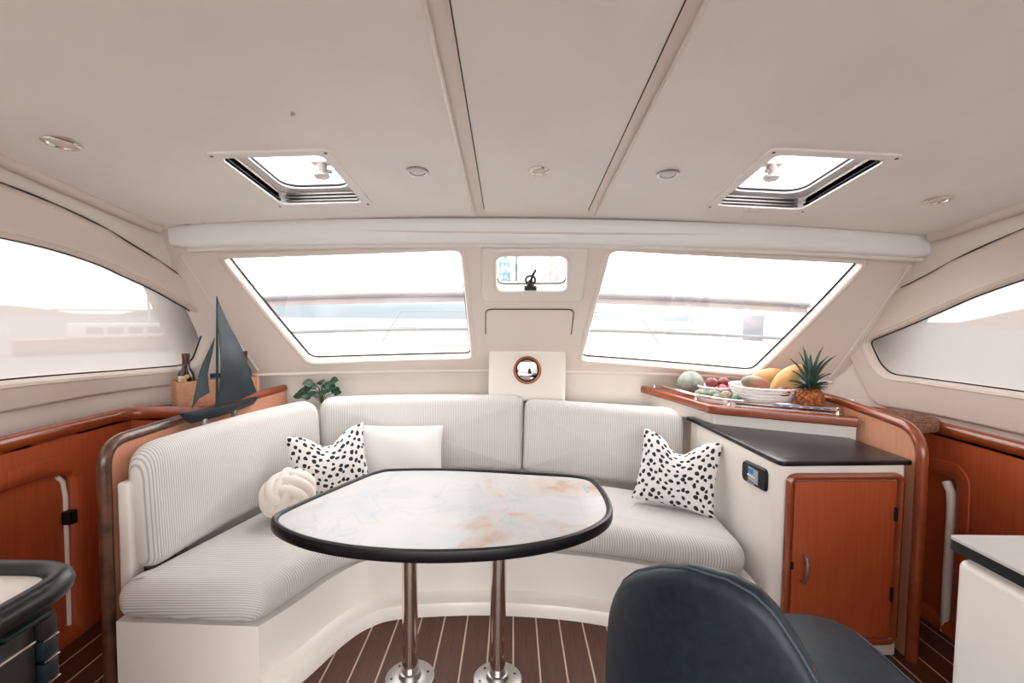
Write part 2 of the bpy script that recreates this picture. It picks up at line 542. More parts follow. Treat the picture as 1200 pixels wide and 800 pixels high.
def fillet(pts, rad, n=7):
    """polygon with rounded corners; rad is one number or one for each corner"""
    N = len(pts); out = []
    rad = rad if isinstance(rad, (list, tuple)) else [rad] * N
    for i in range(N):
        p = Vector(pts[i]); a = Vector(pts[i - 1]) - p; b = Vector(pts[(i + 1) % N]) - p
        r = min(rad[i], a.length * 0.49, b.length * 0.49)
        if r < 1e-4: out.append(tuple(p)); continue
        s, e = p + a.normalized() * r, p + b.normalized() * r
        for k in range(n + 1):
            t = k / n
            q = s * (1 - t) ** 2 + p * 2 * t * (1 - t) + e * t * t
            out.append(tuple(q))
    return out

def resample(pl, step, closed=True):
    out = []; n = len(pl)
    for i in range(n if closed else n - 1):
        a, b = Vector(pl[i]), Vector(pl[(i + 1) % n])
        k = max(1, int((b - a).length / step))
        for j in range(k): out.append(tuple(a.lerp(b, j / k)))
    if not closed: out.append(tuple(pl[-1]))
    return out

def smooth_curve(pts, per=8, closed=False):
    pts = [Vector(p) for p in pts]; n = len(pts); out = []
    for i in range(n if closed else n - 1):
        if closed: p0, p1, p2, p3 = pts[i - 1], pts[i], pts[(i + 1) % n], pts[(i + 2) % n]
        else: p0, p1, p2, p3 = pts[max(i - 1, 0)], pts[i], pts[i + 1], pts[min(i + 2, n - 1)]
        for k in range(per):
            t = k / per
            out.append(0.5 * ((2 * p1) + (p2 - p0) * t + (2 * p0 - 5 * p1 + 4 * p2 - p3) * t * t + (3 * p1 - p0 - 3 * p2 + p3) * t ** 3))
    if not closed: out.append(pts[-1])
    return out

def copy_tree(o, parent=None):
    c = o.copy(); COL.objects.link(c)
    if parent is not None: c.parent = parent
    for ch in list(o.children): copy_tree(ch, c)
    return c

def sphere(g, c, r, sx=1, sy=1, sz=1, nu=20, nv=12, mtx=None):
    rows = []
    for i in range(1, nv):
        a = pi * i / nv
        rows.append([Vector((r * sx * sin(a) * cos(2 * pi * k / nu), r * sy * sin(a) * sin(2 * pi * k / nu), r * sz * cos(a))) for k in range(nu)])
    rows = [[((mtx @ p) if mtx else p) + Vector(c) for p in q] for q in rows]
    g.lathe_rows = rows
    o = len(g.v)
    g.grid(rows, False, True)
    t = Vector((0, 0, r * sz)); b = -t
    if mtx: t = mtx @ t; b = mtx @ b
    g.add([Vector(c) + t, Vector(c) + b], [])
    e = len(g.v); L = len(rows)
    for k in range(nu):
        g.f.append([e - 2, o + k, o + (k + 1) % nu])
        g.f.append([e - 1, o + (L - 1) * nu + (k + 1) % nu, o + (L - 1) * nu + k])
    return g

# ------------------------------------------------------------------ surfaces of the cabin
XC = 0.12
def ceil_z(x, y): return 2.23 - 0.125 * y - 0.02 * (x - 0.1) ** 2
def ceil_fn(x, y, d): return (x, y, ceil_z(x, y) - d)
def front_y(x): return 3.36 - 0.12 * (x - XC) ** 2
Z0, Z1, YT = 1.12, 1.80, 2.42
SL = sqrt(0.88 ** 2 + 0.68 ** 2)
def zs(z): return (z - Z0) / 0.68 * SL            # slope coordinate of a height
def wind_fn(x, s, d):
    t = s / SL
    y = (front_y(x) - 0.06) * (1 - t) + YT * t
    z = Z0 + 0.68 * t
    return (x, y - 0.611 * d, z - 0.791 * d)
def left_x(y, z): return -(2.04 - 0.38 * (z - 1.1)) + 0.6 * max(0, y - 2.2) ** 2
def right_x(y, z): return (2.2 - 0.2 * (z - 1.1)) - 0.6 * max(0, y - 2.3) ** 2
def left_fn(y, z, d): return (left_x(y, z) + d * 0.95, y, z - d * 0.25)
def right_fn(y, z, d): return (right_x(y, z) - d * 0.95, y, z - d * 0.2)

# ------------------------------------------------------------------ floor with planks
PIT = 0.1095
floor = struct(G().box((-2.3, -1.25, -0.06), (2.4, 3.5, -0.0025)).obj('floor', 'caulk'))
pm = None
k = 0
x = -0.528 - 16 * PIT
while x < 2.2:
    g = G().box((0.0035, -1.2, -0.012), (PIT - 0.0035, 2.46, 0.0), 0.002, 1)
    if pm is None:
        p = g.obj('plank', 'teak', floor, smooth=False); pm = p.data
    else:
        p = bpy.data.objects.new('plank', pm); COL.objects.link(p); p.parent = floor
    p.location.x = x
    x += PIT; k += 1

# ------------------------------------------------------------------ ceiling
HL = fillet([(-1.005, 1.665), (-0.655, 1.665), (-0.655, 2.105), (-1.005, 2.105)], 0.03, 4)
HR = fillet([(0.875, 1.625), (1.245, 1.625), (1.245, 2.095), (0.875, 2.095)], 0.03, 4)
rect = lambda a, b, c, d: resample([(a, c), (b, c), (b, d), (a, d)], 0.15)
ceiling = struct(G().sheet(rect(-1.80, 2.14, -1.2, 2.44), [HL, HR], ceil_fn, 0.2, 0, -0.03).obj('ceiling', 'strip'))
def ceil_panel(outl, holes):
    g = G().sheet(resample(outl, 0.12), holes, ceil_fn, 0.17, 0.001, 0.011)
    return g.obj('ceiling_panel', 'ceil', ceiling)
ceil_panel(fillet([(-1.705, -1.18), (-0.188, -1.18), (-0.188, 2.30), (-1.705, 2.30)], [0.02, 0.004, 0.004, 0.05], 4), [HL])
ceil_panel(fillet([(0.389, -1.18), (2.03, -1.18), (2.03, 2.30), (0.389, 2.30)], [0.004, 0.02, 0.05, 0.004], 4), [HR])
ceil_panel(fillet([(-0.135, -1.18), (0.345, -1.18), (0.345, 2.265), (-0.135, 2.265)], [0.004, 0.004, 0.045, 0.045], 6), [])
for xx, rr, mm in ((-0.188, 0.006, 'gel'), (0.389, 0.006, 'gel'), (-0.134, 0.002, 'seam'), (0.344, 0.002, 'seam')):
    ys = [-1.15 + 0.15 * i for i in range(24)]
    ye = 2.3 if mm == 'gel' else 2.22
    ys = [y for y in ys if y < ye - 0.02] + [ye]
    G().tube([ceil_fn(xx, y, 0.0095 if mm == 'gel' else 0.011) for y in ys], rr, 6).obj('strip_edge', mm, ceiling)
G().tube([ceil_fn(-0.642 + 0.003 * i, 1.416, 0.011 + 0.002 * i) for i in range(3)], [0.009, 0.007, 0.003], 10).obj('ceiling_stud', 'steel', ceiling)

# roof hatches
def roof_hatch(loop, label, handle_x):
    xs = [p[0] for p in loop]; ys = [p[1] for p in loop]
    x0, x1, y0, y1 = min(xs), max(xs), min(ys), max(ys)
    t = thing('roof_hatch', label, 'hatch', ceil_fn((x0 + x1) / 2, (y0 + y1) / 2, 0))
    outer = fillet([(x0 - 0.035, y0 - 0.035), (x1 + 0.035, y0 - 0.035), (x1 + 0.035, y1 + 0.035), (x0 - 0.035, y1 + 0.035)], 0.02, 4)
    fr = G().sheet(resample(outer, 0.06), [loop], ceil_fn, 0.2, 0.010, 0.019)
    fr.obj('frame', 'ceil', t)
    up = 0.034
    G().ring(loop, [(0.0, 0.012), (0.0, -0.02), (0.004, -up)], ceil_fn).obj('shaft', 'white', t)
    for dx, dy in ((x0 - 0.018, y0 - 0.018), (x1 + 0.018, y0 - 0.018), (x1 + 0.018, y1 + 0.018), (x0 - 0.018, y1 + 0.018)):
        c = Vector(ceil_fn(dx, dy, 0.019))
        G().lathe([(0.006, 0.0), (0.005, -0.002), (0.001, -0.0025)], 10, Matrix.Translation(c)).obj('screw', 'seam', t)
    big = lambda e: fillet([(x0 - e, y0 - e), (x1 + e, y0 - e), (x1 + e, y1 + e), (x0 - e, y1 + e)], 0.06, 6)
    small = lambda e: resample(fillet([(x0 + e, y0 + e), (x1 - e, y0 + e), (x1 - e, y1 - e), (x0 + e, y1 - e)], 0.08, 8), 0.05)
    G().sheet(resample(big(0.05), 0.08), [small(0.032)], ceil_fn, 0.2, -up, -up - 0.03).obj('lid_frame', 'white', t)
    G().tube([ceil_fn(p[0], p[1], -up - 0.012) for p in small(0.030)], 0.006, 6, closed=True).obj('seal', 'gasket', t)
    G().sheet(resample(big(0.04), 0.1), [], ceil_fn, 0.2, -up - 0.03, -up - 0.04).obj('pane', 'hatchglass', t)
    G().tube([ceil_fn(x0 + 0.003, y0 + 0.02, 0.004), ceil_fn(x0 + 0.003, y1 - 0.02, 0.004)] if handle_x < 0 else [ceil_fn(x1 - 0.003, y0 + 0.02, 0.004), ceil_fn(x1 - 0.003, y1 - 0.02, 0.004)], 0.0035, 6).obj('side_seal', 'gasket', t)
    for i in range(3):
        G().tube([ceil_fn(x0 + 0.02, y1 - 0.003, 0.004 - i * 0.014), ceil_fn(x1 - 0.02, y1 - 0.003, 0.004 - i * 0.014)], 0.005, 6).obj('blind_rib', 'steel', t)
    # handle: base plate, barrel, round knob
    hx = handle_x
    hy = y0 + 0.36 * (y1 - y0)
    hg = G().box((-0.035, -0.02, -0.012), (0.035, 0.02, 0.0), 0.004)
    hg.tube([(0.0, 0, -0.012), (0.005, -0.004, -0.045)], [0.02, 0.014], 12)
    hg.tube([(-0.02, 0, -0.03), (0.035, 0.01, -0.036)], 0.008, 8)
    h = hg.obj('handle', 'lens', t)
    kn = G().lathe([(0.004, -0.041), (0.026, -0.046), (0.029, -0.055), (0.022, -0.064), (0.002, -0.066)], 20)
    kb = kn.obj('knob', 'white', t)
    ht = Matrix.Translation(Vector(ceil_fn(hx, hy, -up + 0.0)))
    for ob in (h, kb): ob.data.transform(ht)
    return t
roof_hatch(HL, 'open-shaft roof hatch in the ceiling panel nearest the sailboat model', -0.72)
rh2 = roof_hatch(HR, 'roof hatch in the ceiling panel above the fruit shelf', 0.95)
G().lathe([(0.045, 0.0), (0.043, -0.006), (0.002, -0.008)], 24, Matrix.Translation(Vector(ceil_fn(1.06, 2.135, 0.012)))).obj('finger_pull', 'gel', rh2)

# recessed downlights
def downlight(x, y, label, chrome, r=0.042):
    n = Vector((0, -0.124, -0.992))
    c = Vector(ceil_fn(x, y, 0.011))
    m = Matrix.Translation(c) @ n.to_track_quat('Z', 'Y').to_matrix().to_4x4()
    t = thing('downlight', label, 'downlight', tuple(c), 'recessed ceiling downlights')
    G().lathe([(r, 0.0), (r, 0.004), (r * 0.86, 0.007), (r * 0.72, 0.006), (r * 0.66, 0.001)], 32, m, cap=False).obj('ring', chrome, t)
    G().lathe([(r * 0.70, 0.0005), (r * 0.6, 0.004), (r * 0.3, 0.006), (0.001, 0.0065)], 32, m).obj('lens', 'lens', t)
    if chrome == 'chrome':
        for s in (-1, 1):
            G().box((s * r * 0.86 - 0.007, -0.006, 0.003), (s * r * 0.86 + 0.007, 0.006, 0.0085), 0.002, 2, m).obj('clip', 'chrome', t)
downlight(-1.424, 1.534, 'chrome ringed downlight near the side window behind the sailboat model', 'chrome', 0.05)
downlight(-0.36, 1.816, 'plain grey downlight beside the roof hatch on the sailboat side', 'steel')
downlight(0.095, 1.807, 'downlight in the middle ceiling panel above the mirror', 'chrome', 0.038)
downlight(0.576, 1.814, 'plain grey downlight beside the roof hatch on the fruit side', 'steel')
downlight(1.682, 1.923, 'chrome ringed downlight between the fruit-side hatch and side wall', 'chrome', 0.046)

# ------------------------------------------------------------------ beam under the ceiling edge
def beam_z(x): return 1.918 - 0.0139 * (x - 0.1) ** 2
prof = [(2.45, 0.01), (2.36, 0.01), (2.352, 0.0), (2.35, -0.02), (2.353, -0.075), (2.36, -0.094), (2.375, -0.104), (2.40, -0.107), (2.47, -0.104)]
rows = []
xs = [-1.70 + (2.09 + 1.70) * i / 40 for i in range(41)]
for i, x in enumerate(xs):
    e = min(i, 40 - i)
    rows.append([(x, y + (0.028 if e == 0 else 0.006 if e == 1 else 0), beam_z(x) + dz * (0.86 if e == 0 else 1)) for y, dz in prof])
g = G().grid(rows)
for o in (0, 40 * len(prof)): g.f.append([o + i for i in range(len(prof))])
beam = struct(g.obj('trim_1', 'beam'))
g = G().tube([(x, 2.405, beam_z(x) - 0.113) for x in [-1.62 + 3.66 * i / 30 for i in range(31)]], 0.012, 8)
struct(g.obj('trim_2', 'gel'))
for a, b in ((-1.705, -1.50), (1.80, 2.095)):
    pts = [(a + (b - a) * i / 8, 2.35 + (0.012 if (i == 0 and a < 0) or (i == 8 and a > 0) else 0.0), beam_z(a + (b - a) * i / 8) + 0.004) for i in range(9)]
    G().tube(pts, [0.0045 if (a < 0) == (i < 6) else 0.002 for i in range(9)], 6).obj('gap', 'seam', beam)

# ------------------------------------------------------------------ front wall with windscreens
def wloop(pts, rad, n=6):
    return resample(fillet([(x, zs(z)) for x, z in pts], rad, n), 0.09)
WL = wloop([(-1.49, 1.735), (-0.262, 1.785), (-0.27, 1.17), (-1.29, 1.145)], [0.03, 0.05, 0.05, 0.06])
WR = wloop([(0.492, 1.790), (1.80, 1.742), (1.565, 1.093), (0.47, 1.160)], [0.05, 0.04, 0.06, 0.05])
WC = wloop([(-0.085, 1.772), (0.275, 1.774), (0.30, 1.612), (-0.09, 1.606)], 0.05)
outer = resample([(-1.95, zs(1.075)), (2.25, zs(1.075)), (2.25, zs(1.86)), (-1.95, zs(1.86))], 0.12)
wall_front = struct(G().sheet(outer, [WL, WR, WC], wind_fn, 0.12, 0.0).obj('wall_front', 'front'))
# rounded lip and the upright wall below it
xs = [-1.95 + 4.2 * i / 40 for i in range(41)]
rows = []
for x in xs:
    y0, z0 = wind_fn(x, zs(1.075), 0)[1:]
    yw = front_y(x) + 0.06
    rows.append([(x, y0, z0), (x, y0 - 0.004, z0 - 0.012), (x, y0 + 0.008, z0 - 0.024), (x, yw - 0.01, z0 - 0.026), (x, yw, z0 - 0.04), (x, yw, 0.3)])
G().grid(rows).obj('lower_wall', 'gel', wall_front)
# raised block round the small middle window
BLK = wloop([(-0.15, 1.792), (0.372, 1.796), (0.392, 1.556), (-0.166, 1.550)], [0.01, 0.01, 0.03, 0.03])
g = G().sheet(BLK, [WC], wind_fn, 0.1, 0.022)
g.ring(BLK, [(0.0, 0.022), (0.006, 0.019), (0.010, 0.010), (0.012, 0.0)], wind_fn)
g.obj('hatch_surround', 'gel', wall_front)
# access panel with its dark joint
ACC = wloop([(-0.153, 1.492), (0.358, 1.496), (0.374, 1.27), (-0.168, 1.266)], [0.04, 0.04, 0.02, 0.02])
G().sheet(ACC, [], wind_fn, 0.1, 0.001, 0.008).obj('access_panel', 'front', wall_front)
nrm = normals2(ACC)
jp = [(p[0] + q[0] * 0.003, p[1] + q[1] * 0.003) for p, q in zip(ACC, nrm)]
jp = [p for p in jp if p[1] > zs(1.30)]
jp.sort(key=lambda p: math.atan2(p[0] - 0.1, p[1] - zs(1.30)))
G().tube([wind_fn(p[0], p[1], 0.004) for p in jp], 0.003, 6).obj('panel_joint', 'seam', wall_front)
# edge beads where the moulding meets the side walls
for (xa, za), (xb, zb) in (((-1.694, 1.75), (-1.584, 1.10)), ((2.032, 1.735), (1.952, 1.10))):
    pts = [wind_fn(xa + (xb - xa) * i / 14, zs(za + (zb - za) * i / 14), 0.003) for i in range(15)]
    G().tube(pts, 0.007, 8).obj('edge_bead', 'gel', wall_front)

def wind_window(name, loop, label):
    g = G().ring(loop, [(0.030, 0.001), (0.024, 0.008), (0.012, 0.012), (0.0, 0.008), (-0.006, -0.004), (-0.004, -0.045)], wind_fn)
    w = struct(g.obj(name, 'front'), label, 'window')
    G().sheet(loop, [], wind_fn, 0.3, -0.040, -0.046).obj('pane', 'glass', w)
    nr = normals2(loop)
    G().tube([wind_fn(p[0] - q[0] * 0.010, p[1] - q[1] * 0.010, -0.034) for p, q in zip(loop, nr)], 0.0045, 6, closed=True).obj('gasket', 'gasket', w)
    return w
wind_window('window_2', WL, 'raked windscreen pane on the sailboat side')
wind_window('window_4', WR, 'raked windscreen pane above the fruit shelf')
g = G().ring(WC, [(0.016, 0.023), (0.010, 0.028), (0.002, 0.027), (-0.004, 0.02), (-0.004, -0.045)], wind_fn)
w3 = struct(g.obj('window_3', 'gel'), 'small opening window between the two windscreens', 'window')
G().sheet(WC, [], wind_fn, 0.3, -0.035, -0.042).obj('pane', 'glass', w3)
nr = normals2(WC)
G().tube([wind_fn(p[0] - q[0] * 0.006, p[1] - q[1] * 0.006, -0.028) for p, q in zip(WC, nr) if p[1] < zs(1.66)], 0.004, 6).obj('gasket', 'gasket', w3)
# black latch on the middle window
hc = Vector(wind_fn(0.098, zs(1.618), 0.0))
hm = Matrix.Translation(hc + Vector((0, -0.02, -0.012)))
lt = thing('window_latch', 'black lever latch at the foot of the small middle window', 'latch', tuple(hc))
G().box((-0.034, -0.012, -0.012), (0.034, 0.012, 0.012), 0.004, 2, hm).obj('base', 'black', lt)
G().tube([hm @ Vector((0, 0, 0.008)), hm @ Vector((0, -0.003, 0.03)), hm @ Vector((0, -0.004, 0.045))], [0.024, 0.018, 0.012], 10).obj('body', 'black', lt)
G().tube([hm @ Vector((0.026 * cos(a), -0.006, 0.045 + 0.022 * sin(a))) for a in [2 * pi * i / 20 for i in range(20)]], 0.007, 8, closed=True).obj('knob', 'black', lt)
G().tube([hm @ Vector((0, -0.012, 0.035)), hm @ Vector((0.012, -0.016, 0.07)), hm @ Vector((0.028, -0.018, 0.10))], [0.009, 0.008, 0.007], 8).obj('lever', 'black', lt)

# upright board that carries the mirror
bd = fillet([(-0.153, 0.885), (0.359, 0.885), (0.359, 1.234), (-0.153, 1.234)], [0.01, 0.01, 0.035, 0.035], 6)
mp_obj = G().slab(resample(bd, 0.05), 0, 0.23, 0.008, nr=3, rings=3, fn=lambda x, z, d: (x, 3.40 - d, z)).obj('mirror_board', 'gel', wall_front)
mt = thing('round_mirror', 'small round convex mirror with copper rim on the white board', 'mirror', (0.104, 3.17, 1.095))
mm = Matrix.Translation((0.104, 3.17, 1.095)) @ Matrix.Rotation(pi / 2, 4, 'X')
G().lathe([(0.070, 0.0), (0.092, 0.0), (0.093, 0.010), (0.086, 0.017), (0.077, 0.014)], 48, mm, cap=False).obj('rim', 'copper', mt)
G().lathe([(0.079, 0.002), (0.079, 0.014), (0.068, 0.011)], 48, mm, cap=False).obj('inner_rim', 'gasket', mt)
G().lathe([(0.072, 0.004), (0.072, 0.008), (0.055, 0.0115), (0.035, 0.0140), (0.015, 0.0152), (0.001, 0.0154)], 48, mm).obj('mirror_glass', 'mirror', mt)

# ------------------------------------------------------------------ side walls
def side_wall(name, fn, glass, lin, seam, wname, wlabel, low_z):
    glass = resample(glass, 0.09)
    outer = resample([(-1.2, 0.0), (3.22, 0.0), (3.22, 1.06), (2.75, 1.52), (2.46, 1.80), (2.42, 1.95), (-1.2, 2.02)], 0.15)
    w = struct(G().sheet(outer, [glass], fn, 0.18, 0.0).obj(name, 'wallup'))
    G().sheet(resample([(-1.15, low_z - 0.12), (2.9, low_z - 0.12), (2.9, low_z + 0.02), (-1.15, low_z + 0.02)], 0.15), [], fn, 0.15, 0.002, 0.004).obj('lower_band', 'wallup', w)
    lin = resample(lin, 0.07)
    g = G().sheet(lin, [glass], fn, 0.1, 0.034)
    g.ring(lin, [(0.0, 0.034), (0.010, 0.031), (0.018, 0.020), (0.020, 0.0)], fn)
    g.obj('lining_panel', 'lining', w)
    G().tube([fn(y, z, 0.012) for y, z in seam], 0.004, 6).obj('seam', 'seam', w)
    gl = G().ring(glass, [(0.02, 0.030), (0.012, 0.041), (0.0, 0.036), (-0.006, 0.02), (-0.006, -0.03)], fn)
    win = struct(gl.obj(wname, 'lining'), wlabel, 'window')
    G().sheet(glass, [], fn, 0.2, -0.010).obj('pane', 'screen', win)
    nr = normals2(glass)
    G().tube([fn(p[0] - q[0] * 0.008, p[1] - q[1] * 0.008, 0.0) for p, q in zip(glass, nr)], 0.004, 6, closed=True).obj('gasket', 'gasket', win)
    return w
GLL = fillet([(-0.4, 1.2), (-0.4, 1.62), (0.6, 1.71), (1.3, 1.73), (1.70, 1.718), (1.90, 1.703), (2.14, 1.665), (2.44, 1.578), (2.65, 1.472), (2.745, 1.39), (2.745, 1.145), (2.42, 1.146), (1.87, 1.173)],
             [0.08, 0.2, 0.3, 0.2, 0.1, 0.1, 0.1, 0.1, 0.08, 0.05, 0.07, 0.1, 0.2], 5)
LINL = [(-1.1, 1.065), (-1.1, 1.88), (0.8, 1.895), (1.3, 1.888), (1.652, 1.863), (1.842, 1.839), (2.089, 1.792), (2.397, 1.697), (2.668, 1.554), (2.80, 1.42), (2.87, 1.30), (2.88, 1.10), (2.84, 1.065)]
wall_left = side_wall('wall_left', left_fn, GLL, LINL, smooth_curve([(y, z + 0.02) for y, z in LINL[2:9]], 5), 'window_1', 'curved side window behind the sailboat model, hazed by mesh film', 1.04)
GLR = fillet([(-0.4, 1.2), (-0.4, 1.55), (0.6, 1.70), (1.3, 1.72), (1.70, 1.69), (1.97, 1.632), (2.20, 1.566), (2.42, 1.484), (2.64, 1.383), (2.735, 1.335), (2.70, 1.20), (2.655, 1.143), (2.43, 1.139), (2.03, 1.144)],
             [0.08, 0.2, 0.3, 0.2, 0.1, 0.1, 0.1, 0.1, 0.05, 0.035, 0.03, 0.05, 0.1, 0.1], 5)
LINR = [(-1.1, 0.995), (-1.1, 1.88), (0.8, 1.88), (1.4, 1.872), (1.75, 1.84), (1.95, 1.80), (2.26, 1.714), (2.62, 1.567), (2.80, 1.47), (2.84, 1.40), (2.80, 1.25), (2.735, 1.01), (2.70, 0.98)]
wall_right = side_wall('wall_right', right_fn, GLR, LINR, smooth_curve([(y, z + 0.02) for y, z in LINR[2:9]], 5), 'window_5', 'curved side window above the wicker disc, hazed by mesh film', 0.96)
# ceiling edge coves
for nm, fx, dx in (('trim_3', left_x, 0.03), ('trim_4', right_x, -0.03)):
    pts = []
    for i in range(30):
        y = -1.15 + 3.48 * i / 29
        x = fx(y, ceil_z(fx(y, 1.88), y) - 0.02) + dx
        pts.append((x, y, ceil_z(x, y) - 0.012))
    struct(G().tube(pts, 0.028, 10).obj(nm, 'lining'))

# unseen aft bulkhead; cockpit doorway widened to let in more daylight
OPEN = [(-1.75, 0.02), (1.95, 0.02), (1.95, 2.05), (-1.75, 2.05)]
wb = G().sheet(resample([(-2.5, 0.0), (2.5, 0.0), (2.5, 2.45), (-2.5, 2.45)], 0.3), [resample(OPEN, 0.3)], lambda x, z, d: (x, -1.2 - d, z), 0.4, 0.0, 0.05)
struct(wb.obj('wall_back', 'gel'))

# ------------------------------------------------------------------ settee
flat = lambda x, y, d: (x, y, d)
FRONT = [(-1.475, 1.735), (-0.93, 1.715), (-0.86, 1.86), (-0.785, 2.05), (-0.70, 2.18), (-0.56, 2.265), (-0.23, 2.305), (0.05, 2.302), (0.35, 2.265), (0.70, 2.165), (1.085, 2.04)]
settee = thing('settee', 'white moulded settee base curving round the table', 'settee', (-0.2, 2.8, 0))
fr = [FRONT[0]] + [tuple(p) for p in smooth_curve(FRONT[1:], 5)]
base = fr + [(1.09, 2.70), (0.75, 3.2), (-1.0, 3.1), (-1.475, 2.75)]
G().sheet(resample(base, 0.1), [], flat, 0.2, 0.0, 0.291).obj('base', 'gel', settee)
# skirting step along the foot
ins = [(p[0], p[1]) for p in smooth_curve(FRONT[1:], 6)]
nn = []
for i, p in enumerate(ins):
    a, b = ins[max(i - 1, 0)], ins[min(i + 1, len(ins) - 1)]
    dx, dy = b[0] - a[0], b[1] - a[1]; l = sqrt(dx * dx + dy * dy)
    nn.append((dy / l, -dx / l))
rows = []
for o, z in ((-0.01, 0.0), (0.062, 0.0), (0.062, 0.05), (0.055, 0.062), (0.03, 0.07), (0.012, 0.076), (0.003, 0.09), (-0.01, 0.1)):
    rows.append([(p[0] + q[0] * o, p[1] + q[1] * o, z) for p, q in zip(ins, nn)])
G().grid(rows).obj('skirting', 'gel', settee)
# ledge behind the cushions and the upright end of the moulding
led = [(-1.515, 2.12), (-1.462, 2.12), (-1.452, 2.55), (-1.34, 2.97), (-1.19, 3.06), (-0.9, 3.17), (-0.5, 3.22), (0.06, 3.22), (0.45, 3.12), (0.80, 3.0), (1.06, 2.93), (1.08, 3.22), (0.6, 3.36), (-0.4, 3.36), (-1.0, 3.24), (-1.36, 3.12), (-1.46, 2.98), (-1.513, 2.6)]
G().sheet(resample(led, 0.08), [], flat, 0.15, 0.291, 0.84).obj('ledge', 'gel', settee)
G().box((-1.505, 1.79, 0.291), (-1.455, 1.86, 0.80), 0.012, 3).obj('end_post', 'gel', settee)

def seat_cushion(outl, label, uvfn, grp='ribbed seat cushions'):
    o = G().slab(outl, 0.292, 0.452, 0.072, crown=0.012, nr=6, rings=6, uvfn=uvfn).obj('seat_cushion', 'cord', None, angle=80)
    return tag(o, label, 'cushion', grp)
left_seat = resample(fillet([(-1.475, 1.715), (-0.915, 1.685), (-0.77, 2.07), (-0.60, 2.245), (-0.98, 2.93), (-1.16, 2.90)], [0.06, 0.09, 0.12, 0.02, 0.02, 0.03], 8), 0.035)
def cl(t): return max(0.0, min(1.0, t))
seat_cushion(left_seat, 'ribbed white seat cushion under the knotted ball pillow', lambda x, y, z: (y - (0.452 - z) * 1.0 * cl((1.80 - y) / 0.08), x))
back_seat = resample(fillet([(-0.58, 2.255), (-0.23, 2.295), (0.05, 2.292), (0.35, 2.255), (0.72, 2.15), (1.06, 2.03), (1.085, 2.62), (0.53, 2.86), (0.05, 3.03), (-0.5, 3.02), (-0.95, 2.945)],
                           [0.03, 0.2, 0.2, 0.2, 0.2, 0.11, 0.10, 0.1, 0.1, 0.1, 0.03], 8), 0.035)
seat_cushion(back_seat, 'ribbed white seat cushion running along the front of the cabin to the cabinet', lambda x, y, z: (x + 0.22 * y + (0.452 - z) * cl((x - 0.98) / 0.08), y))

def back_cushion(path, h, th, lean, label, corner, z0=0.445):
    pc = smooth_curve([(p[0], p[1], 0) for p in path], 10)
    L = [0.0]
    for a, b in zip(pc, pc[1:]): L.append(L[-1] + (b - a).length)
    T = L[-1]
    def at(s):
        s = max(-0.2, min(T + 0.2, s))
        i = 0
        while i < len(L) - 2 and L[i + 1] < s: i += 1
        a, b = pc[i], pc[i + 1]
        d = (b - a).normalized()
        return a + d * (s - L[i]), d
    def fn(s, hh, d):
        p, t = at(s)
        nf = Vector((t.y, -t.x, 0))
        return p + nf * (d - th - hh * lean) + Vector((0, 0, z0 + hh))
    outl = resample(fillet([(0, 0), (T, 0), (T, h), (0, h)], corner, 9), 0.03)
    o = G().slab(outl, 0, th, th * 0.47, crown=0.022, nr=6, rings=6, fn=fn, uvfn=lambda s, hh, d: (s, hh)).obj('back_cushion', 'cord', None, angle=80)
    return tag(o, label, 'cushion', 'ribbed back cushions')
back_cushion([(-1.375, 1.80), (-1.325, 2.2), (-1.25, 2.55), (-1.13, 2.87)], 0.49, 0.115, 0.045, 'long ribbed back cushion standing in front of the sailboat model', [0.06, 0.05, 0.12, 0.13])
back_cushion([(-1.165, 2.865), (-0.87, 2.965), (-0.45, 3.03), (0.078, 3.03)], 0.488, 0.125, 0.065, 'ribbed back cushion behind the plain white pillow', [0.05, 0.05, 0.06, 0.10])
back_cushion([(0.062, 3.03), (0.32, 2.945), (0.60, 2.85), (1.0, 2.735)], 0.468, 0.125, 0.07, 'ribbed back cushion between the mirror and the fruit shelf', [0.05, 0.06, 0.12, 0.06])

# ------------------------------------------------------------------ wooden divider on the sailboat side
def divider(name, label, xs_fn, y0, y1, ztop, rad, side, mat_in, cap_mat, low=0.0):
    t = thing(name, label, 'divider', (xs_fn(y0), y0, low))
    prof = [(y0, low)] + [(p[0], p[1]) for p in fillet([(y0, low), (y0, ztop(y0)), (y0 + 0.45, ztop(y0 + 0.45))], [0, rad, 0], 10)[1:-1]]
    ys = [y0 + 0.45 + (y1 - y0 - 0.45) * i / 8 for i in range(9)]
    prof += [(y, ztop(y)) for y in ys]
    outl = prof + [(y1, low)]
    fn = lambda y, z, d: (xs_fn(y) + side * d, y, z)
    G().sheet(resample(outl, 0.08), [], fn, 0.15, -0.014, 0.014).obj('panel', mat_in, t)
    G().tube([(xs_fn(y), y, z) for y, z in prof], 0.023, 10, up=(1, 0, 0)).obj('cap_rail', cap_mat, t)
    return t
divider('settee_divider', 'curved wooden divider with worn cap rail beside the sailboat model', lambda y: -1.535 + 0.10 * max(0, (y - 2.3)) ** 1.6, 1.775, 3.07, lambda y: 0.955 if y < 2.2 else 0.955 + 0.02 * (y - 2.2), 0.10, 1, 'peach', 'worn')

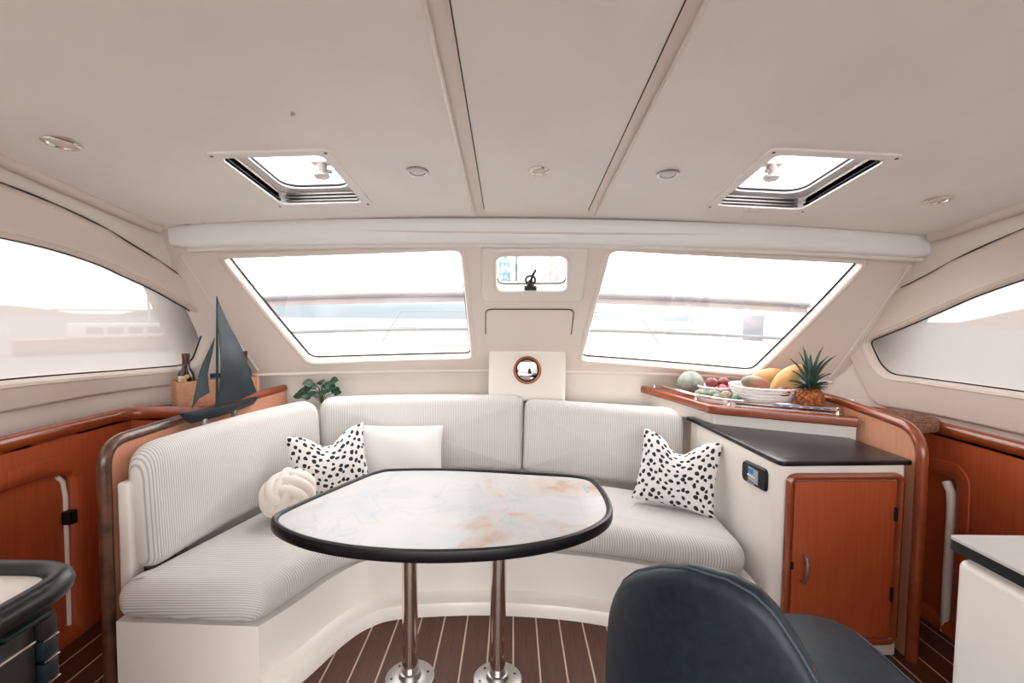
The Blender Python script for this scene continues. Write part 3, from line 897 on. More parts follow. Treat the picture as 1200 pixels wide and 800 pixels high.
# side joinery: panel with arched door, cap rail, shelf
def side_joinery(name, label, sgn, xw, yend, arch, door_mat, xin):
    t = thing(name, label, 'cabinet', (sgn * xw, 1.6, 0))
    fx = lambda y, z, d: (sgn * (xw - d), y, z)
    hole = resample(arch, 0.08)
    nr = normals2(hole)
    G().sheet(resample([(0.6, 0.0), (yend, 0.0), (yend, 0.93), (0.6, 0.93)], 0.15), [hole], fx, 0.2, 0.0, -0.02).obj('panel', 'cherry_light', t)
    G().ring(hole, [(0.012, 0.0), (0.010, 0.007), (-0.02, 0.009), (-0.05, 0.004), (-0.062, -0.01), (-0.062, -0.05)], fx).obj('arch_frame', 'cherry_light', t)
    inner = [(p[0] - q[0] * 0.066, p[1] - q[1] * 0.066) for p, q in zip(hole, nr)]
    d = G().sheet(inner, [], fx, 0.2, -0.03, -0.05).obj('door', door_mat, t)
    # cap rail
    rail = [(sgn * xw, 0.6, 0.945), (sgn * xw, yend - 0.10, 0.945)] + [(sgn * (xw - 0.10 * (1 - cos(a))), yend - 0.10 + 0.10 * sin(a), 0.945) for a in [pi / 2 * i / 6 for i in range(1, 7)]]
    rail += [(sgn * xin, yend, 0.945)]
    G().tube(rail, 0.031, 10, flat=0.85, up=(0, 0, 1)).obj('cap_rail', 'cherry', t)
    # forward bulkhead of the well and the shelf around it
    G().box((min(sgn * xw, sgn * xin), yend - 0.0, 0.0), (max(sgn * xw, sgn * xin), yend + 0.02, 0.93)).obj('bulkhead', 'cherry_light', t)
    wx = lambda y: (left_x(y, 0.93) if sgn < 0 else right_x(y, 0.93))
    sh = [(sgn * (xw - 0.0), 0.6), (sgn * xw, yend), (sgn * xin, yend), (sgn * (xin - 0.02), 2.80)]
    edge = [(wx(y) - sgn * 0.012, y) for y in (2.95, 2.8, 2.6, 2.4, 2.2, 1.8, 1.2, 0.6)]
    G().sheet(resample(sh + edge, 0.1), [], flat, 0.15, 0.905, 0.93).obj('shelf', 'cherry', t)
    return t, d, fx
archL = fillet([(1.36, -0.0), (2.12, -0.0), (2.135, 0.78), (1.95, 0.832), (1.42, 0.80)], [0.02, 0.02, 0.12, 0.25, 0.12], 8)
jl, doorL, fxl = side_joinery('hull_cabinet', 'dark wooden cabinet front with arched door by the oven counter', -1, 1.93, 2.40, archL, 'cherry_light', 1.555)
G().tube([fxl(2.058, 0.06, -0.028), fxl(2.062, 0.64, -0.028), fxl(2.052, 0.71, -0.028), fxl(2.025, 0.742, -0.028)], 0.010, 8).obj('edge_strip', 'gel', doorL)
G().box((-1.955, 2.035, 0.52), (-1.915, 2.075, 0.58), 0.006).obj('latch', 'black', doorL)
archR = fillet([(2.07, 0.0), (2.55, 0.0), (2.55, 0.76), (2.13, 0.79), (2.085, 0.74)], [0.02, 0.02, 0.1, 0.06, 0.08], 8)
jr, doorR, fxr = side_joinery('companionway_panel', 'dark wooden hull panel with arched opening beyond the white counter', 1, 2.03, 2.62, archR, 'cherry_light', 1.74)
G().tube([fxr(2.165, 0.0, -0.010), fxr(2.168, 0.60, -0.010), fxr(2.175, 0.66, -0.010), fxr(2.20, 0.70, -0.010)], 0.019, 10).obj('edge_strip', 'gel', doorR)

# ------------------------------------------------------------------ cabinet, worktop and fruit shelf
cab = thing('corner_cabinet', 'white moulded corner cabinet with a cherry door beside the settee', 'cabinet', (1.4, 2.2, 0))
body = fillet([(1.115, 1.975), (1.685, 2.005), (1.685, 2.85), (1.085, 2.85)], [0.05, 0.02, 0.0, 0.0], 8)
G().sheet(resample(body, 0.08), [], flat, 0.2, 0.0, 0.838).obj('body', 'gel', cab)
def cabf(x, z, d): return (x, 1.975 + (x - 1.115) / 0.57 * 0.03 - d, z)
dr = resample(fillet([(1.190, 0.09), (1.635, 0.09), (1.635, 0.772), (1.190, 0.772)], 0.006, 2), 0.08)
fo = resample(fillet([(1.170, 0.07), (1.655, 0.07), (1.655, 0.792), (1.170, 0.792)], 0.03, 5), 0.08)
door = G().sheet(dr, [], cabf, 0.15, 0.0, 0.014).obj('door', 'cherry_light', cab)
G().tube([cabf(x, z, 0.010) for x, z in fo], 0.015, 8, closed=True).obj('door_frame', 'cherry', cab)
G().tube([cabf(1.232, 0.345, 0.012), cabf(1.234, 0.35, 0.038), cabf(1.236, 0.37, 0.046), cabf(1.238, 0.435, 0.046), cabf(1.239, 0.452, 0.038), cabf(1.240, 0.457, 0.012)], 0.0065, 8).obj('handle', 'steel', door)
for hz in (0.60, 0.25):
    G().box(cabf(1.628, hz, 0.022), cabf(1.640, hz + 0.06, 0.010), 0.002).obj('hinge', 'gasket', door)
G().box(cabf(1.182, 0.40, 0.022), cabf(1.195, 0.43, 0.012), 0.002).obj('catch', 'gasket', door)
# panel meter on the face towards the settee
cp = thing('battery_monitor', 'black panel meter with small blue screen on the white cabinet side', 'display', (1.095, 2.13, 0.745))
cx_ = lambda y: 1.085 + (2.85 - y) / 0.875 * 0.03
def cpf(y, z, d): return (cx_(y) - d, y, z)
out = resample(fillet([(2.035, 0.705), (2.225, 0.697), (2.225, 0.782), (2.035, 0.794)], 0.022, 5), 0.03)
g = G().sheet(out, [], cpf, 0.05, 0.012)
g.ring(out, [(0.0, 0.012), (0.004, 0.008), (0.006, 0.0)], cpf)
g.obj('bezel', 'gasket', cp)
G().box(cpf(2.085, 0.712, 0.015), cpf(2.180, 0.775, 0.011), 0.001).obj('screen', 'lcd', cp)
G().box(cpf(2.125, 0.748, 0.0165), cpf(2.168, 0.770, 0.0145)).obj('value_block', 'lcdblue', cp)
for i in range(4):
    G().box(cpf(2.170 - i * 0.017, 0.733, 0.0165), cpf(2.160 - i * 0.017, 0.740, 0.0145)).obj('digit', 'lcdtext', cp)
for i in range(3):
    G().box(cpf(2.172 - i * 0.02, 0.703, 0.0135), cpf(2.158 - i * 0.02, 0.7075, 0.0115)).obj('button', 'greyprint', cp)

top = resample(fillet([(1.055, 2.85), (1.07, 2.75), (1.122, 1.955), (1.702, 1.993), (1.70, 2.85)], [0.0, 0.02, 0.03, 0.01, 0.0], 6), 0.07)
g = G().slab(top, 0.838, 0.86, 0.006, nr=3, rings=3)
tag(g.obj('worktop', 'blacktop'), 'black laminate worktop on the corner cabinet', 'worktop')

fs = thing('fruit_shelf', 'raised wooden shelf behind the black worktop, holding the fruit', 'shelf', (1.4, 2.7, 0.86))
edge = [(0.925, 3.33), (1.06, 2.84), (1.10, 2.66), (1.17, 2.585), (1.70, 2.325)]
poly = edge + [(1.70, 2.93), (1.50, 3.16), (1.30, 3.23), (1.10, 3.30)]
G().sheet(resample(poly, 0.06), [], flat, 0.1, 0.936, 0.966).obj('board', 'cherry', fs)
ep = [Vector((p[0], p[1], 0.952)) for p in smooth_curve([(x, y, 0) for x, y in edge], 6)]
g = G()
rows = []
for i, p in enumerate(ep):
    t = (ep[min(i + 1, len(ep) - 1)] - ep[max(i - 1, 0)]).normalized()
    n = Vector((t.y, -t.x, 0)); n = n if n.dot(Vector((-1, -1, 0))) > 0 else -n
    rows.append([p + n * o + Vector((0, 0, z)) for o, z in ((-0.02, 0.022), (0.012, 0.022), (0.019, 0.016), (0.021, 0.0), (0.019, -0.02), (0.012, -0.026), (-0.02, -0.026))])
g.grid(rows, False, True)
g.f.append(list(range(7))); g.f.append([(len(rows) - 1) * 7 + i for i in range(7)])
g.obj('edge_rail', 'cherry', fs)
ris = [(x + 0.03, y + 0.03) for x, y in edge]
rows = [[(p[0], p[1], z) for p in smooth_curve([(x, y, 0) for x, y in ris], 5)] for z in (0.84, 0.93)]
G().grid(rows).obj('riser', 'gel', fs)

divider('galley_divider', 'curved wooden divider with glossy cap rail beside the black worktop', lambda y: 1.725 + 0.03 * max(0, y - 2.0), 1.975, 2.92, lambda y: 0.985 + 0.035 * cl((y - 1.9) / 0.6), 0.13, -1, 'peach', 'cherry')

# stainless rail on the fruit shelf
rt = thing('fiddle_rail', 'thin stainless rail along the edge of the fruit shelf', 'rail', (1.03, 2.82, 0.966))
pa, pb, pc_, pd = (0.985, 3.27, 0.998), (1.085, 2.79, 0.998), (1.205, 2.625, 0.998), (1.655, 2.40, 0.998)
G().tube([pa, pb, pc_, pd], 0.008, 8).obj('rail', 'chrome', rt)
for p in (pa, pb, pc_, pd):
    G().lathe([(0.013, 0.966), (0.011, 0.975), (0.007, 0.99), (0.011, 1.003), (0.006, 1.008)], 12, Matrix.Translation((p[0], p[1], 0))).obj('post', 'chrome', rt)

# ------------------------------------------------------------------ table
tb = thing('saloon_table', 'low table with faded chart top and black rim on two poles', 'table', (-0.22, 1.85, 0))
TP = [(-0.862, 1.69), (-0.80, 1.605), (-0.66, 1.52), (-0.48, 1.465), (-0.25, 1.445), (0.0, 1.475), (0.20, 1.555), (0.335, 1.67), (0.395, 1.80), (0.402, 1.99), (0.375, 2.13), (0.30, 2.185), (0.16, 2.21), (-0.25, 2.265), (-0.55, 2.255), (-0.645, 2.20), (-0.73, 2.04), (-0.84, 1.80)]
tp = [(p.x, p.y) for p in smooth_curve([(x, y, 0) for x, y in TP], 6, True)]
tn = normals2(tp)
inn = [(p[0] - q[0] * 0.022, p[1] - q[1] * 0.022) for p, q in zip(tp, tn)]
G().sheet(inn, [], flat, 0.2, 0.682, 0.712).obj('tabletop', 'chart', tb)
rows = [[(p[0] + q[0] * o, p[1] + q[1] * o, z) for p, q in zip(tp, tn)] for o, z in ((-0.026, 0.711), (-0.022, 0.717), (-0.012, 0.721), (-0.003, 0.718), (0.0, 0.708), (0.0, 0.688), (-0.004, 0.680), (-0.03, 0.678))]
G().grid(rows, True, True).obj('rim', 'black', tb)
G().sheet(resample([(0.318, 1.98), (0.333, 1.98), (0.333, 2.07), (0.318, 2.07)], 0.05), [], flat, 0.1, 0.7115, 0.7128).obj('chart_title', 'tealprint', tb)
G().sheet(resample([(0.305, 1.96), (0.311, 1.96), (0.311, 2.05), (0.305, 2.05)], 0.05), [], flat, 0.1, 0.7115, 0.7126).obj('chart_text', 'greyprint', tb)
G().sheet(resample([(0.325, 2.10), (0.338, 2.10), (0.338, 2.115), (0.325, 2.115)], 0.05), [], flat, 0.1, 0.7115, 0.7126).obj('chart_mark', 'tealprint', tb)
for xx in (0.272, 0.282):
    G().box((xx, 1.72, 0.711), (xx + 0.0018, 2.14, 0.7124)).obj('chart_border', 'greyprint', tb)
for lx, ly in ((-0.395, 1.842), (-0.044, 1.836)):
    leg = G().tube([(lx, ly, 0.0), (lx, ly, 0.35), (lx, ly, 0.682)], 0.031, 24).obj('leg', 'chrome', tb)
    G().lathe([(0.097, 0.001), (0.097, 0.006), (0.090, 0.010), (0.045, 0.012), (0.040, 0.03), (0.032, 0.032)], 32, Matrix.Translation((lx, ly, 0)), cap=False).obj('flange', 'steel', leg)
    for i in range(6):
        a = i * pi / 3 + 0.3
        G().lathe([(0.006, 0.0095), (0.005, 0.0125), (0.001, 0.013)], 8, Matrix.Translation((lx + 0.072 * cos(a), ly + 0.072 * sin(a), 0))).obj('screw', 'seam', leg)

# ------------------------------------------------------------------ pillows
def pillow(name, w, h, t, label, mat, corner, xdir, lean, sag=0.0, conc=0.07, tilt=0.0, grp=None, n=28):
    g = G()
    rows_f, rows_b, uf, ub = [], [], [], []
    for i in range(n + 1):
        v = -1 + 2 * i / n
        rf, rb, u1, u2 = [], [], [], []
        for j in range(n + 1):
            u = -1 + 2 * j / n
            x = w / 2 * u * (1 - conc * (1 - v * v) * u * u)
            y = h / 2 * (v * (1 - conc * (1 - u * u) * v * v) + 1)
            y -= sag * math.exp(-(u / 0.42) ** 2) * ((v + 1) / 2) ** 2
            k = max(0, (1 - u * u) * (1 - v * v)) ** 0.42
            k *= 1 - 0.45 * (sag > 0) * math.exp(-(u / 0.3) ** 2) * cl(v)
            k *= 1 + 0.05 * sin(5 * u + 3 * v) 
            rf.append((x, y, t / 2 * k)); rb.append((x, y, -t / 2 * k))
            u1.append((u * 0.5, v * 0.5)); u2.append((u * 0.5 + 3, v * 0.5))
        rows_f.append(rf); rows_b.append(rb); uf.append(u1); ub.append(u2)
    g.grid(rows_f, uvs=uf); g.grid(rows_b, uvs=ub)
    o = g.obj(name, mat, None, angle=80)
    xd = Vector((xdir[0], xdir[1], 0)).normalized()
    nf = Vector((xd.y, -xd.x, 0))
    up = (Vector((0, 0, cos(lean))) - nf * sin(lean))
    zz = xd.cross(up).normalized()
    mt_ = Matrix((xd, up, zz)).transposed().to_4x4()
    o.matrix_world = Matrix.Translation(corner) @ mt_ @ Matrix.Rotation(tilt, 4, 'Z')
    return tag(o, label, 'pillow', grp)
pillow('spotted_pillow', 0.41, 0.39, 0.15, 'black spotted white pillow between the knotted ball and the plain white pillow', 'spots', (-0.93, 2.50, 0.455), (1.0, 0.50), 0.32, 0.075, 0.10, 0.10)
pillow('white_pillow', 0.50, 0.32, 0.13, 'plain white rectangular pillow leaning on the back cushion', 'linen', (-0.665, 2.84, 0.462), (1.0, 0.05), 0.22, 0.0, 0.04, 0.0)
pillow('spotted_pillow', 0.41, 0.385, 0.16, 'black spotted white pillow leaning against the cabinet side', 'spots', (0.835, 2.43, 0.465), (1.0, -0.42), 0.36, 0.09, 0.08, -0.10)

kb = thing('knot_pillow', 'cream knotted ball pillow on the settee seat', 'pillow', (-1.075, 2.27, 0.455), world_parts=False)
for k in range(3):
    for j, o in enumerate((-0.046, 0.0, 0.046)):
        pts = []
        for i in range(40):
            a = 2 * pi * i / 40
            R0 = sqrt(0.094 ** 2 - o * o) + 0.012 * sin(2 * a + (pi / 2 if k == 1 else 0))
            p = Vector((R0 * cos(a), R0 * sin(a), o))
            if k == 1: p = Vector((p.z, p.x, p.y))
            if k == 2: p = Vector((p.y, p.z, p.x))
            p = Matrix.Rotation(0.5, 3, 'X') @ Matrix.Rotation(0.5, 3, 'Y') @ p
            pts.append(p + Vector((0, 0, 0.128)))
        G().tube(pts, 0.0275, 12, closed=True).obj('loop', 'plush', kb)
sphere(G(), (0, 0, 0.128), 0.082).obj('core', 'plush', kb)

# ------------------------------------------------------------------ navy chair
ch = thing('lounge_chair', 'dark navy suede chair with rounded back beside the table', 'chair', (0.70, 1.14, 0))
CX, CY = 0.75, 1.12
st = resample(fillet([(0.34, 0.76), (1.09, 0.76), (1.09, 1.525), (0.34, 1.525)], [0.2, 0.2, 0.17, 0.2], 10), 0.05)
G().slab(st, 0.36, 0.50, 0.04, crown=0.015, nr=5, rings=5).obj('seat', 'navy', ch)
sn = normals2(st)
G().tube([(p[0] - q[0] * 0.02, p[1] - q[1] * 0.02, 0.494) for p, q in zip(st, sn)], 0.0025, 6, closed=True).obj('seat_piping', 'piping', ch)
A0, A1 = radians(175.5), radians(251)
def back_pt(th, h, d):
    lean = 0.03 * (h - 0.45)
    R0 = 0.475 + d + lean
    return (CX + R0 * cos(th), CY + R0 * sin(th), h)
ZT = [(175.5, 0.420), (176.5, 0.560), (178.5, 0.652), (183, 0.757), (186, 0.797), (190, 0.842), (197, 0.897), (206, 0.947), (212.6, 0.972), (221, 0.984), (226, 0.977), (229.4, 0.957), (233.4, 0.912), (236.6, 0.867), (241, 0.782), (246, 0.642), (249.5, 0.520), (251, 0.420)]
def ztop(f):
    a = 175.5 + 75.5 * f
    for (a0, z0_), (a1, z1_) in zip(ZT, ZT[1:]):
        if a <= a1 + 1e-6: return z0_ + (z1_ - z0_) * (a - a0) / (a1 - a0)
    return ZT[-1][1]
NB, NH = 76, 14
outer_, inner_ = [], []
for i in range(NB + 1):
    f = i / NB; th = A0 + (A1 - A0) * f
    zt = ztop(f)
    outer_.append([back_pt(th, 0.34 + (zt - 0.34) * j / NH, 0.03) for j in range(NH + 1)])
    edge_ = [back_pt(th, zt + 0.03 * sin(a), 0.03 * cos(a)) for a in [pi * m / 6 for m in range(1, 6)]]
    inn_ = [back_pt(th, 0.34 + (zt - 0.34) * j / NH, -0.03) for j in range(NH, -1, -1)]
    outer_[-1] += edge_ + inn_
g = G().grid(outer_)
nP = len(outer_[0])
g.f.append(list(range(nP))); g.f.append([NB * nP + i for i in range(nP)])
g.obj('backrest', 'navy', ch)
G().tube([back_pt(A0 + (A1 - A0) * i / NB, ztop(i / NB) + 0.026, 0.016) for i in range(NB + 1)], 0.0022, 6).obj('back_piping', 'piping', ch)
G().tube([(CX, CY, 0.02), (CX, CY, 0.37)], 0.04, 16).obj('pedestal', 'steel', ch)
G().lathe([(0.26, 0.0), (0.26, 0.012), (0.06, 0.03), (0.045, 0.05)], 32, Matrix.Translation((CX, CY, 0))).obj('foot_plate', 'steel', ch)

# ------------------------------------------------------------------ galley counters at the sides
gc = thing('galley_counter', 'cream galley counter with thick black rounded rim above the oven', 'counter', (-1.3, 0.4, 0))
lo = fillet([(-1.75, -0.4), (-0.925, -0.4), (-0.925, 1.0), (-1.75, 1.0)], [0.02, 0.05, 0.09, 0.02], 8)
G().sheet(resample(lo, 0.1), [], flat, 0.3, 0.862, 0.895).obj('top', 'creamtop', gc)
G().tube([(p[0], p[1], 0.888) for p in resample(lo, 0.05)], 0.026, 12, closed=True, up=(0, 0, 1)).obj('rim', 'black', gc)
G().box((-1.72, -0.38, 0.0), (-0.965, 0.955, 0.865), 0.01).obj('body', 'gel', gc)
ov = thing('oven', 'dark oven front with pale trim line under the cream counter', 'oven', (-0.9600, 0.6, 0.30))
G().box((-0.9640, 0.30, 0.30), (-0.9380, 0.915, 0.832), 0.006).obj('door', 'oven', ov)
G().box((-0.9420, 0.30, 0.796), (-0.9320, 0.915, 0.803), 0.002).obj('trim_line', 'chrome', ov)
G().box((-0.9580, 0.30, 0.832), (-0.9440, 0.915, 0.838), 0.001).obj('top_seal', 'gasket', ov)
for i, zz in enumerate((0.795, 0.752, 0.705)):
    b = G().box((-0.9640, 0.917, zz), (-0.9250, 0.948, zz + 0.040), 0.003).obj('bracket', 'oven' if i == 0 else 'teal', ov)
    G().box((-0.9265, 0.917, zz - 0.003), (-0.9235, 0.949, zz), 0.0008).obj('bracket_line', 'chrome', b)
G().box((-0.9640, 0.85, 0.838), (-0.9250, 0.945, 0.848), 0.003).obj('top_bracket', 'teal', ov)

nc = thing('side_counter', 'white rounded counter with pale top and black edge by the hull panel', 'counter', (1.5, 0.5, 0))
to = resample(fillet([(1.13, -0.4), (1.90, -0.4), (1.90, 1.205), (1.13, 1.205)], [0.02, 0.02, 0.02, 0.015], 5), 0.1)
G().sheet(to, [], flat, 0.3, 0.893, 0.900).obj('top', 'greytop', nc)
G().sheet(to, [], flat, 0.3, 0.866, 0.893).obj('edge', 'black', nc)
bo = resample(fillet([(1.135, -0.38), (1.88, -0.38), (1.88, 1.19), (1.135, 1.19)], [0.02, 0.02, 0.02, 0.03], 6), 0.08)
G().slab(bo, 0.0, 0.850, 0.02, nr=5, rings=4).obj('body', 'gel', nc)
G().box((1.16, -0.36, 0.84), (1.86, 1.16, 0.868)).obj('plinth', 'gel', nc)

# ------------------------------------------------------------------ sailboat model
sb = thing('sailboat_model', 'dark blue metal model sailboat on two posts behind the back cushion', 'model boat', (-1.475, 2.44, 0.84))
SX = -1.475
def hull_sec(y):
    f = (y - 2.115) / 0.65
    w = 0.034 * (max(0.02, sin(pi * min(1, 0.08 + 0.92 * f))) ** 0.6)
    zt = 0.990 - 0.028 * f + 0.012 * (2 * f - 1) ** 2
    zb = 0.935 - 0.012 * f - 0.0 + 0.012 * (2 * f - 1) ** 2
    if f < 0.08: zb = zb + (0.08 - f) / 0.08 * 0.045
    if f > 0.92: zb = zb + (f - 0.92) / 0.08 * 0.028
    return w, zt, zb
rows = []
for i in range(31):
    y = 2.115 + 0.65 * i / 30
    w, zt, zb = hull_sec(y)
    rows.append([(SX - w, y, zt), (SX - w * 0.8, y, (zt + zb) / 2), (SX, y, zb), (SX + w * 0.8, y, (zt + zb) / 2), (SX + w, y, zt)])
g = G().grid(rows, False, True)
g.f.append(list(range(5))); g.f.append([150 + i for i in range(5)])
g.obj('hull', 'slate', sb)
G().tube([(SX, 2.372, 0.95), (SX, 2.385, 1.25), (SX, 2.392, 1.535)], [0.007, 0.006, 0.003], 8).obj('mast', 'slate', sb)
def sail(name, outl, bulge):
    pts = resample(outl, 0.04)
    cy = sum(p[0] for p in pts) / len(pts); cz = sum(p[1] for p in pts) / len(pts)
    fnn = lambda y, z, d: (SX + d + bulge * math.exp(-((y - cy) ** 2 + (z - cz) ** 2) / 0.02), y, z)
    G().sheet(pts, [], fnn, 0.04, -0.0015, 0.0015).obj(name, 'slate', sb)
sail('mainsail', [(2.380, 0.990), (2.55, 0.985), (2.745, 0.998), (2.66, 1.13), (2.55, 1.29), (2.45, 1.44), (2.396, 1.525)], 0.03)
sail('jib', [(2.190, 1.005), (2.25, 1.045), (2.335, 1.06), (2.335, 1.15), (2.362, 1.25), (2.374, 1.33), (2.30, 1.21), (2.24, 1.10)], -0.02)
for yy in (2.27, 2.52):
    G().box((SX - 0.010, yy - 0.012, 0.84), (SX + 0.010, yy + 0.012, 0.945), 0.002).obj('post', 'steel', sb)

# ------------------------------------------------------------------ crate with bottles
CM = Matrix.Translation((-1.808, 2.56, 0.93)) @ Matrix.Rotation(radians(47), 4, 'Z')
cr = thing('bottle_crate', 'pale wooden crate holding bottles behind the sailboat model', 'crate', (-1.808, 2.56, 0.93))
for a, b in (((0, 0, 0), (0.42, 0.010, 0.145)), ((0, 0.11, 0), (0.42, 0.12, 0.145)), ((0, 0.01, 0), (0.010, 0.11, 0.145)), ((0.41, 0.01, 0), (0.42, 0.11, 0.145)), ((0.01, 0.01, 0), (0.41, 0.11, 0.008))):
    G().box(a, b, 0.002, 1, CM).obj('board', 'crate', cr)
for xx in (0.004, 0.40):
    G().box((xx, -0.004, 0.012), (xx + 0.012, 0.0, 0.135), 0.001, 1, CM).obj('corner_strip', 'crate', cr)
def bottle(px, sc, label, lab, cap):
    p = CM @ Vector((px, 0.06, 0.009))
    t = thing('bottle', label, 'bottle', tuple(p))
    m = Matrix.Translation(p) @ Matrix.Scale(sc, 4)
    G().lathe([(0.036, 0.0), (0.042, 0.006), (0.042, 0.15), (0.038, 0.175), (0.022, 0.205), (0.0165, 0.225), (0.0165, 0.262)], 20, m).obj('body', 'bottle', t)
    G().lathe([(0.018, 0.225), (0.018, 0.262), (0.020, 0.264), (0.020, 0.285), (0.018, 0.287)], 20, m).obj('cap', cap, t)
    if lab:
        rows = [[m @ Vector(((0.0425 if z < 0.16 else 0.0415) * cos(a), (0.0425 if z < 0.16 else 0.0415) * sin(a), z)) for a in [radians(-130 + 9 * i) for i in range(9)]] for z in (0.135, 0.150, 0.165)]
        G().grid(rows).obj('label', 'label', t)
        c = m @ Vector((0.0405 * cos(radians(-50)), 0.0405 * sin(radians(-50)), 0.163))
        sphere(G(), (0, 0, 0), 0.012, 1, 0.3, 1, 12, 8, Matrix.Translation(c) @ Matrix.Rotation(radians(40), 4, 'Z')).obj('seal', 'gold', t)
bottle(0.06, 1.0, 'dark bottle with pale label and gold seal in the crate', True, 'cap')
bottle(0.355, 1.0, 'dark bottle with brown cap at the crate end hidden by the sails', False, 'cap')
p = CM @ Vector((0.205, 0.06, 0.009))
m = Matrix.Translation(p)
jt = thing('jar', 'small teal glass jar in the bottle crate', 'jar', tuple(p))
G().lathe([(0.03, 0.0), (0.035, 0.005), (0.035, 0.12), (0.026, 0.135), (0.026, 0.142)], 20, m).obj('body', 'blueglass', jt)
G().lathe([(0.028, 0.142), (0.029, 0.146), (0.029, 0.160), (0.026, 0.163)], 20, m).obj('lid', 'slate', jt)

# ------------------------------------------------------------------ plant behind the cushions
pl = thing('potted_plant', 'small trailing green plant behind the back cushions', 'plant', (-1.235, 3.085, 0.84))
G().lathe([(0.028, 0.84), (0.034, 0.843), (0.040, 0.872), (0.041, 0.878), (0.036, 0.878), (0.034, 0.870), (0.001, 0.869)], 20, Matrix.Translation((-1.235, 3.085, 0))).obj('pot', 'pot', pl)
def leaf_mesh(L, W):
    rows = []
    for i in range(8):
        t = i / 7
        w = W * (sin(pi * t ** 0.75) ** 0.8 if 0 < t < 1 else 0.02)
        rows.append([(w * s, L * t - (0.15 * L * (1 - abs(s)) * 0 if t > 0 else 0), -0.25 * L * t * t + 0.12 * W * abs(s)) for s in (-1, -0.5, 0, 0.5, 1)])
    return G().grid(rows)
lm = None
rl = random.Random(3)
spots = [(-0.115, -0.005, 0.075), (-0.09, 0.0, 0.10), (-0.06, -0.02, 0.125), (-0.03, 0.0, 0.14), (0.0, -0.02, 0.15), (0.03, 0.0, 0.155), (0.055, -0.015, 0.135), (0.075, 0.0, 0.115), (-0.02, -0.03, 0.10), (0.02, -0.035, 0.105), (-0.05, -0.03, 0.07), (0.0, -0.04, 0.075), (0.09, -0.01, 0.09), (-0.075, -0.015, 0.085), (0.045, -0.03, 0.115), (0.01, -0.01, 0.17), (-0.045, -0.01, 0.155), (0.06, 0.0, 0.16)]
for i, (dx, dy, dz) in enumerate(spots):
    tip = Vector((-1.235 + dx, 3.075 + dy, 0.855 + dz))
    G().tube([(-1.235, 3.085, 0.87), (-1.235 + dx * 0.4, 3.085, 0.855 + dz * 0.8), tuple(tip)], 0.0022, 5).obj('stem', 'stem', pl)
    if lm is None:
        o = leaf_mesh(0.062, 0.027).obj('leaf', 'leaf', pl); lm = o.data
    else:
        o = bpy.data.objects.new('leaf', lm); COL.objects.link(o); attach(o, pl)
    d = Vector((dx * 1.2, -0.05, rl.uniform(-0.03, 0.03))).normalized()
    zz = (Vector((rl.uniform(-0.3, 0.3), -0.8, 0.55))).normalized()
    xx = d.cross(zz).normalized(); zz = xx.cross(d)
    o.matrix_basis = Matrix.Translation(tip) @ Matrix((xx, d, zz)).transposed().to_4x4() @ Matrix.Scale(rl.uniform(0.85, 1.2), 4)

# ------------------------------------------------------------------ fruit on the shelf
ZF = 0.966
def fruit(name, label, cat, c, r, mat, sc=(1, 1, 1), rz=0.0, ry=0.0, stem=None, grp=None, zlift=0.0):
    m = Matrix.Rotation(rz, 4, 'Z') @ Matrix.Rotation(ry, 4, 'Y')
    zc = c[2] if len(c) > 2 else ZF + r * sc[2] + zlift
    g = sphere(G(), (0, 0, 0), r, *sc, 20, 14, m)
    if stem:
        t = thing(name, label, cat, (c[0], c[1], zc), grp, world_parts=False)
        g.obj('flesh', mat, t)
        G().tube([(0, 0, r * sc[2] * 0.9), (0.002, 0, r * sc[2] * 1.12)], [0.004, 0.003], 6).obj('stem', stem, t)
        return t
    o = g.obj(name, mat)
    o.location = (c[0], c[1], zc)
    return tag(o, label, cat, grp)
fruit('melon', 'large pale green netted melon at the end of the fruit shelf', 'melon', (1.145, 3.04), 0.080, 'melon', (1, 0.95, 0.92), stem='brownfruit')

def basket(name, label, c, r0, r1, h, rim):
    t = thing(name, label, 'basket', (c[0], c[1], ZF), world_parts=False)
    rows = []
    N, K = 48, 44
    for j in range(K + 1):
        f = j / K
        row = []
        for i in range(N):
            a = 2 * pi * i / N
            r = r0 + (r1 - r0) * f ** 0.7 + 0.004 * sin(f * 7 * 2 * pi) + 0.003 * sin(a * 16 + (pi if int(f * 7) % 2 else 0))
            row.append((r * cos(a), r * sin(a), h * f + 0.004 * sin(a * 3) * f))
        rows.append(row)
    inner = [[(p[0] * 0.93, p[1] * 0.93, max(0.008, p[2])) for p in row] for row in rows[::-6]]
    g = G().grid(rows + inner, False, True)
    L = len(rows) + len(inner)
    g.f.append(list(range(N))); g.f.append([(L - 1) * N + i for i in range(N)])
    g.obj('weave', 'rope', t)
    for k in range(4 if rim else 2):
        z = h * (0.25 + 0.75 * (k + 1) / (4 if rim else 2))
        rr = r0 + (r1 - r0) * (z / h) ** 0.7
        G().tube([(rr * cos(2 * pi * i / 60) * (1 + 0.012 * (i % 2)), rr * sin(2 * pi * i / 60) * (1 + 0.012 * (i % 2)), z + 0.003 * (i % 2)) for i in range(60)], 0.0065, 6, closed=True).obj('rope_row', 'rope', t)
    return t
basket('small_basket', 'small white rope basket with dark red fruit', (1.275, 2.955), 0.075, 0.108, 0.062, False)
basket('large_basket', 'large white rope basket with mango and papaya', (1.458, 2.745), 0.125, 0.180, 0.098, True)
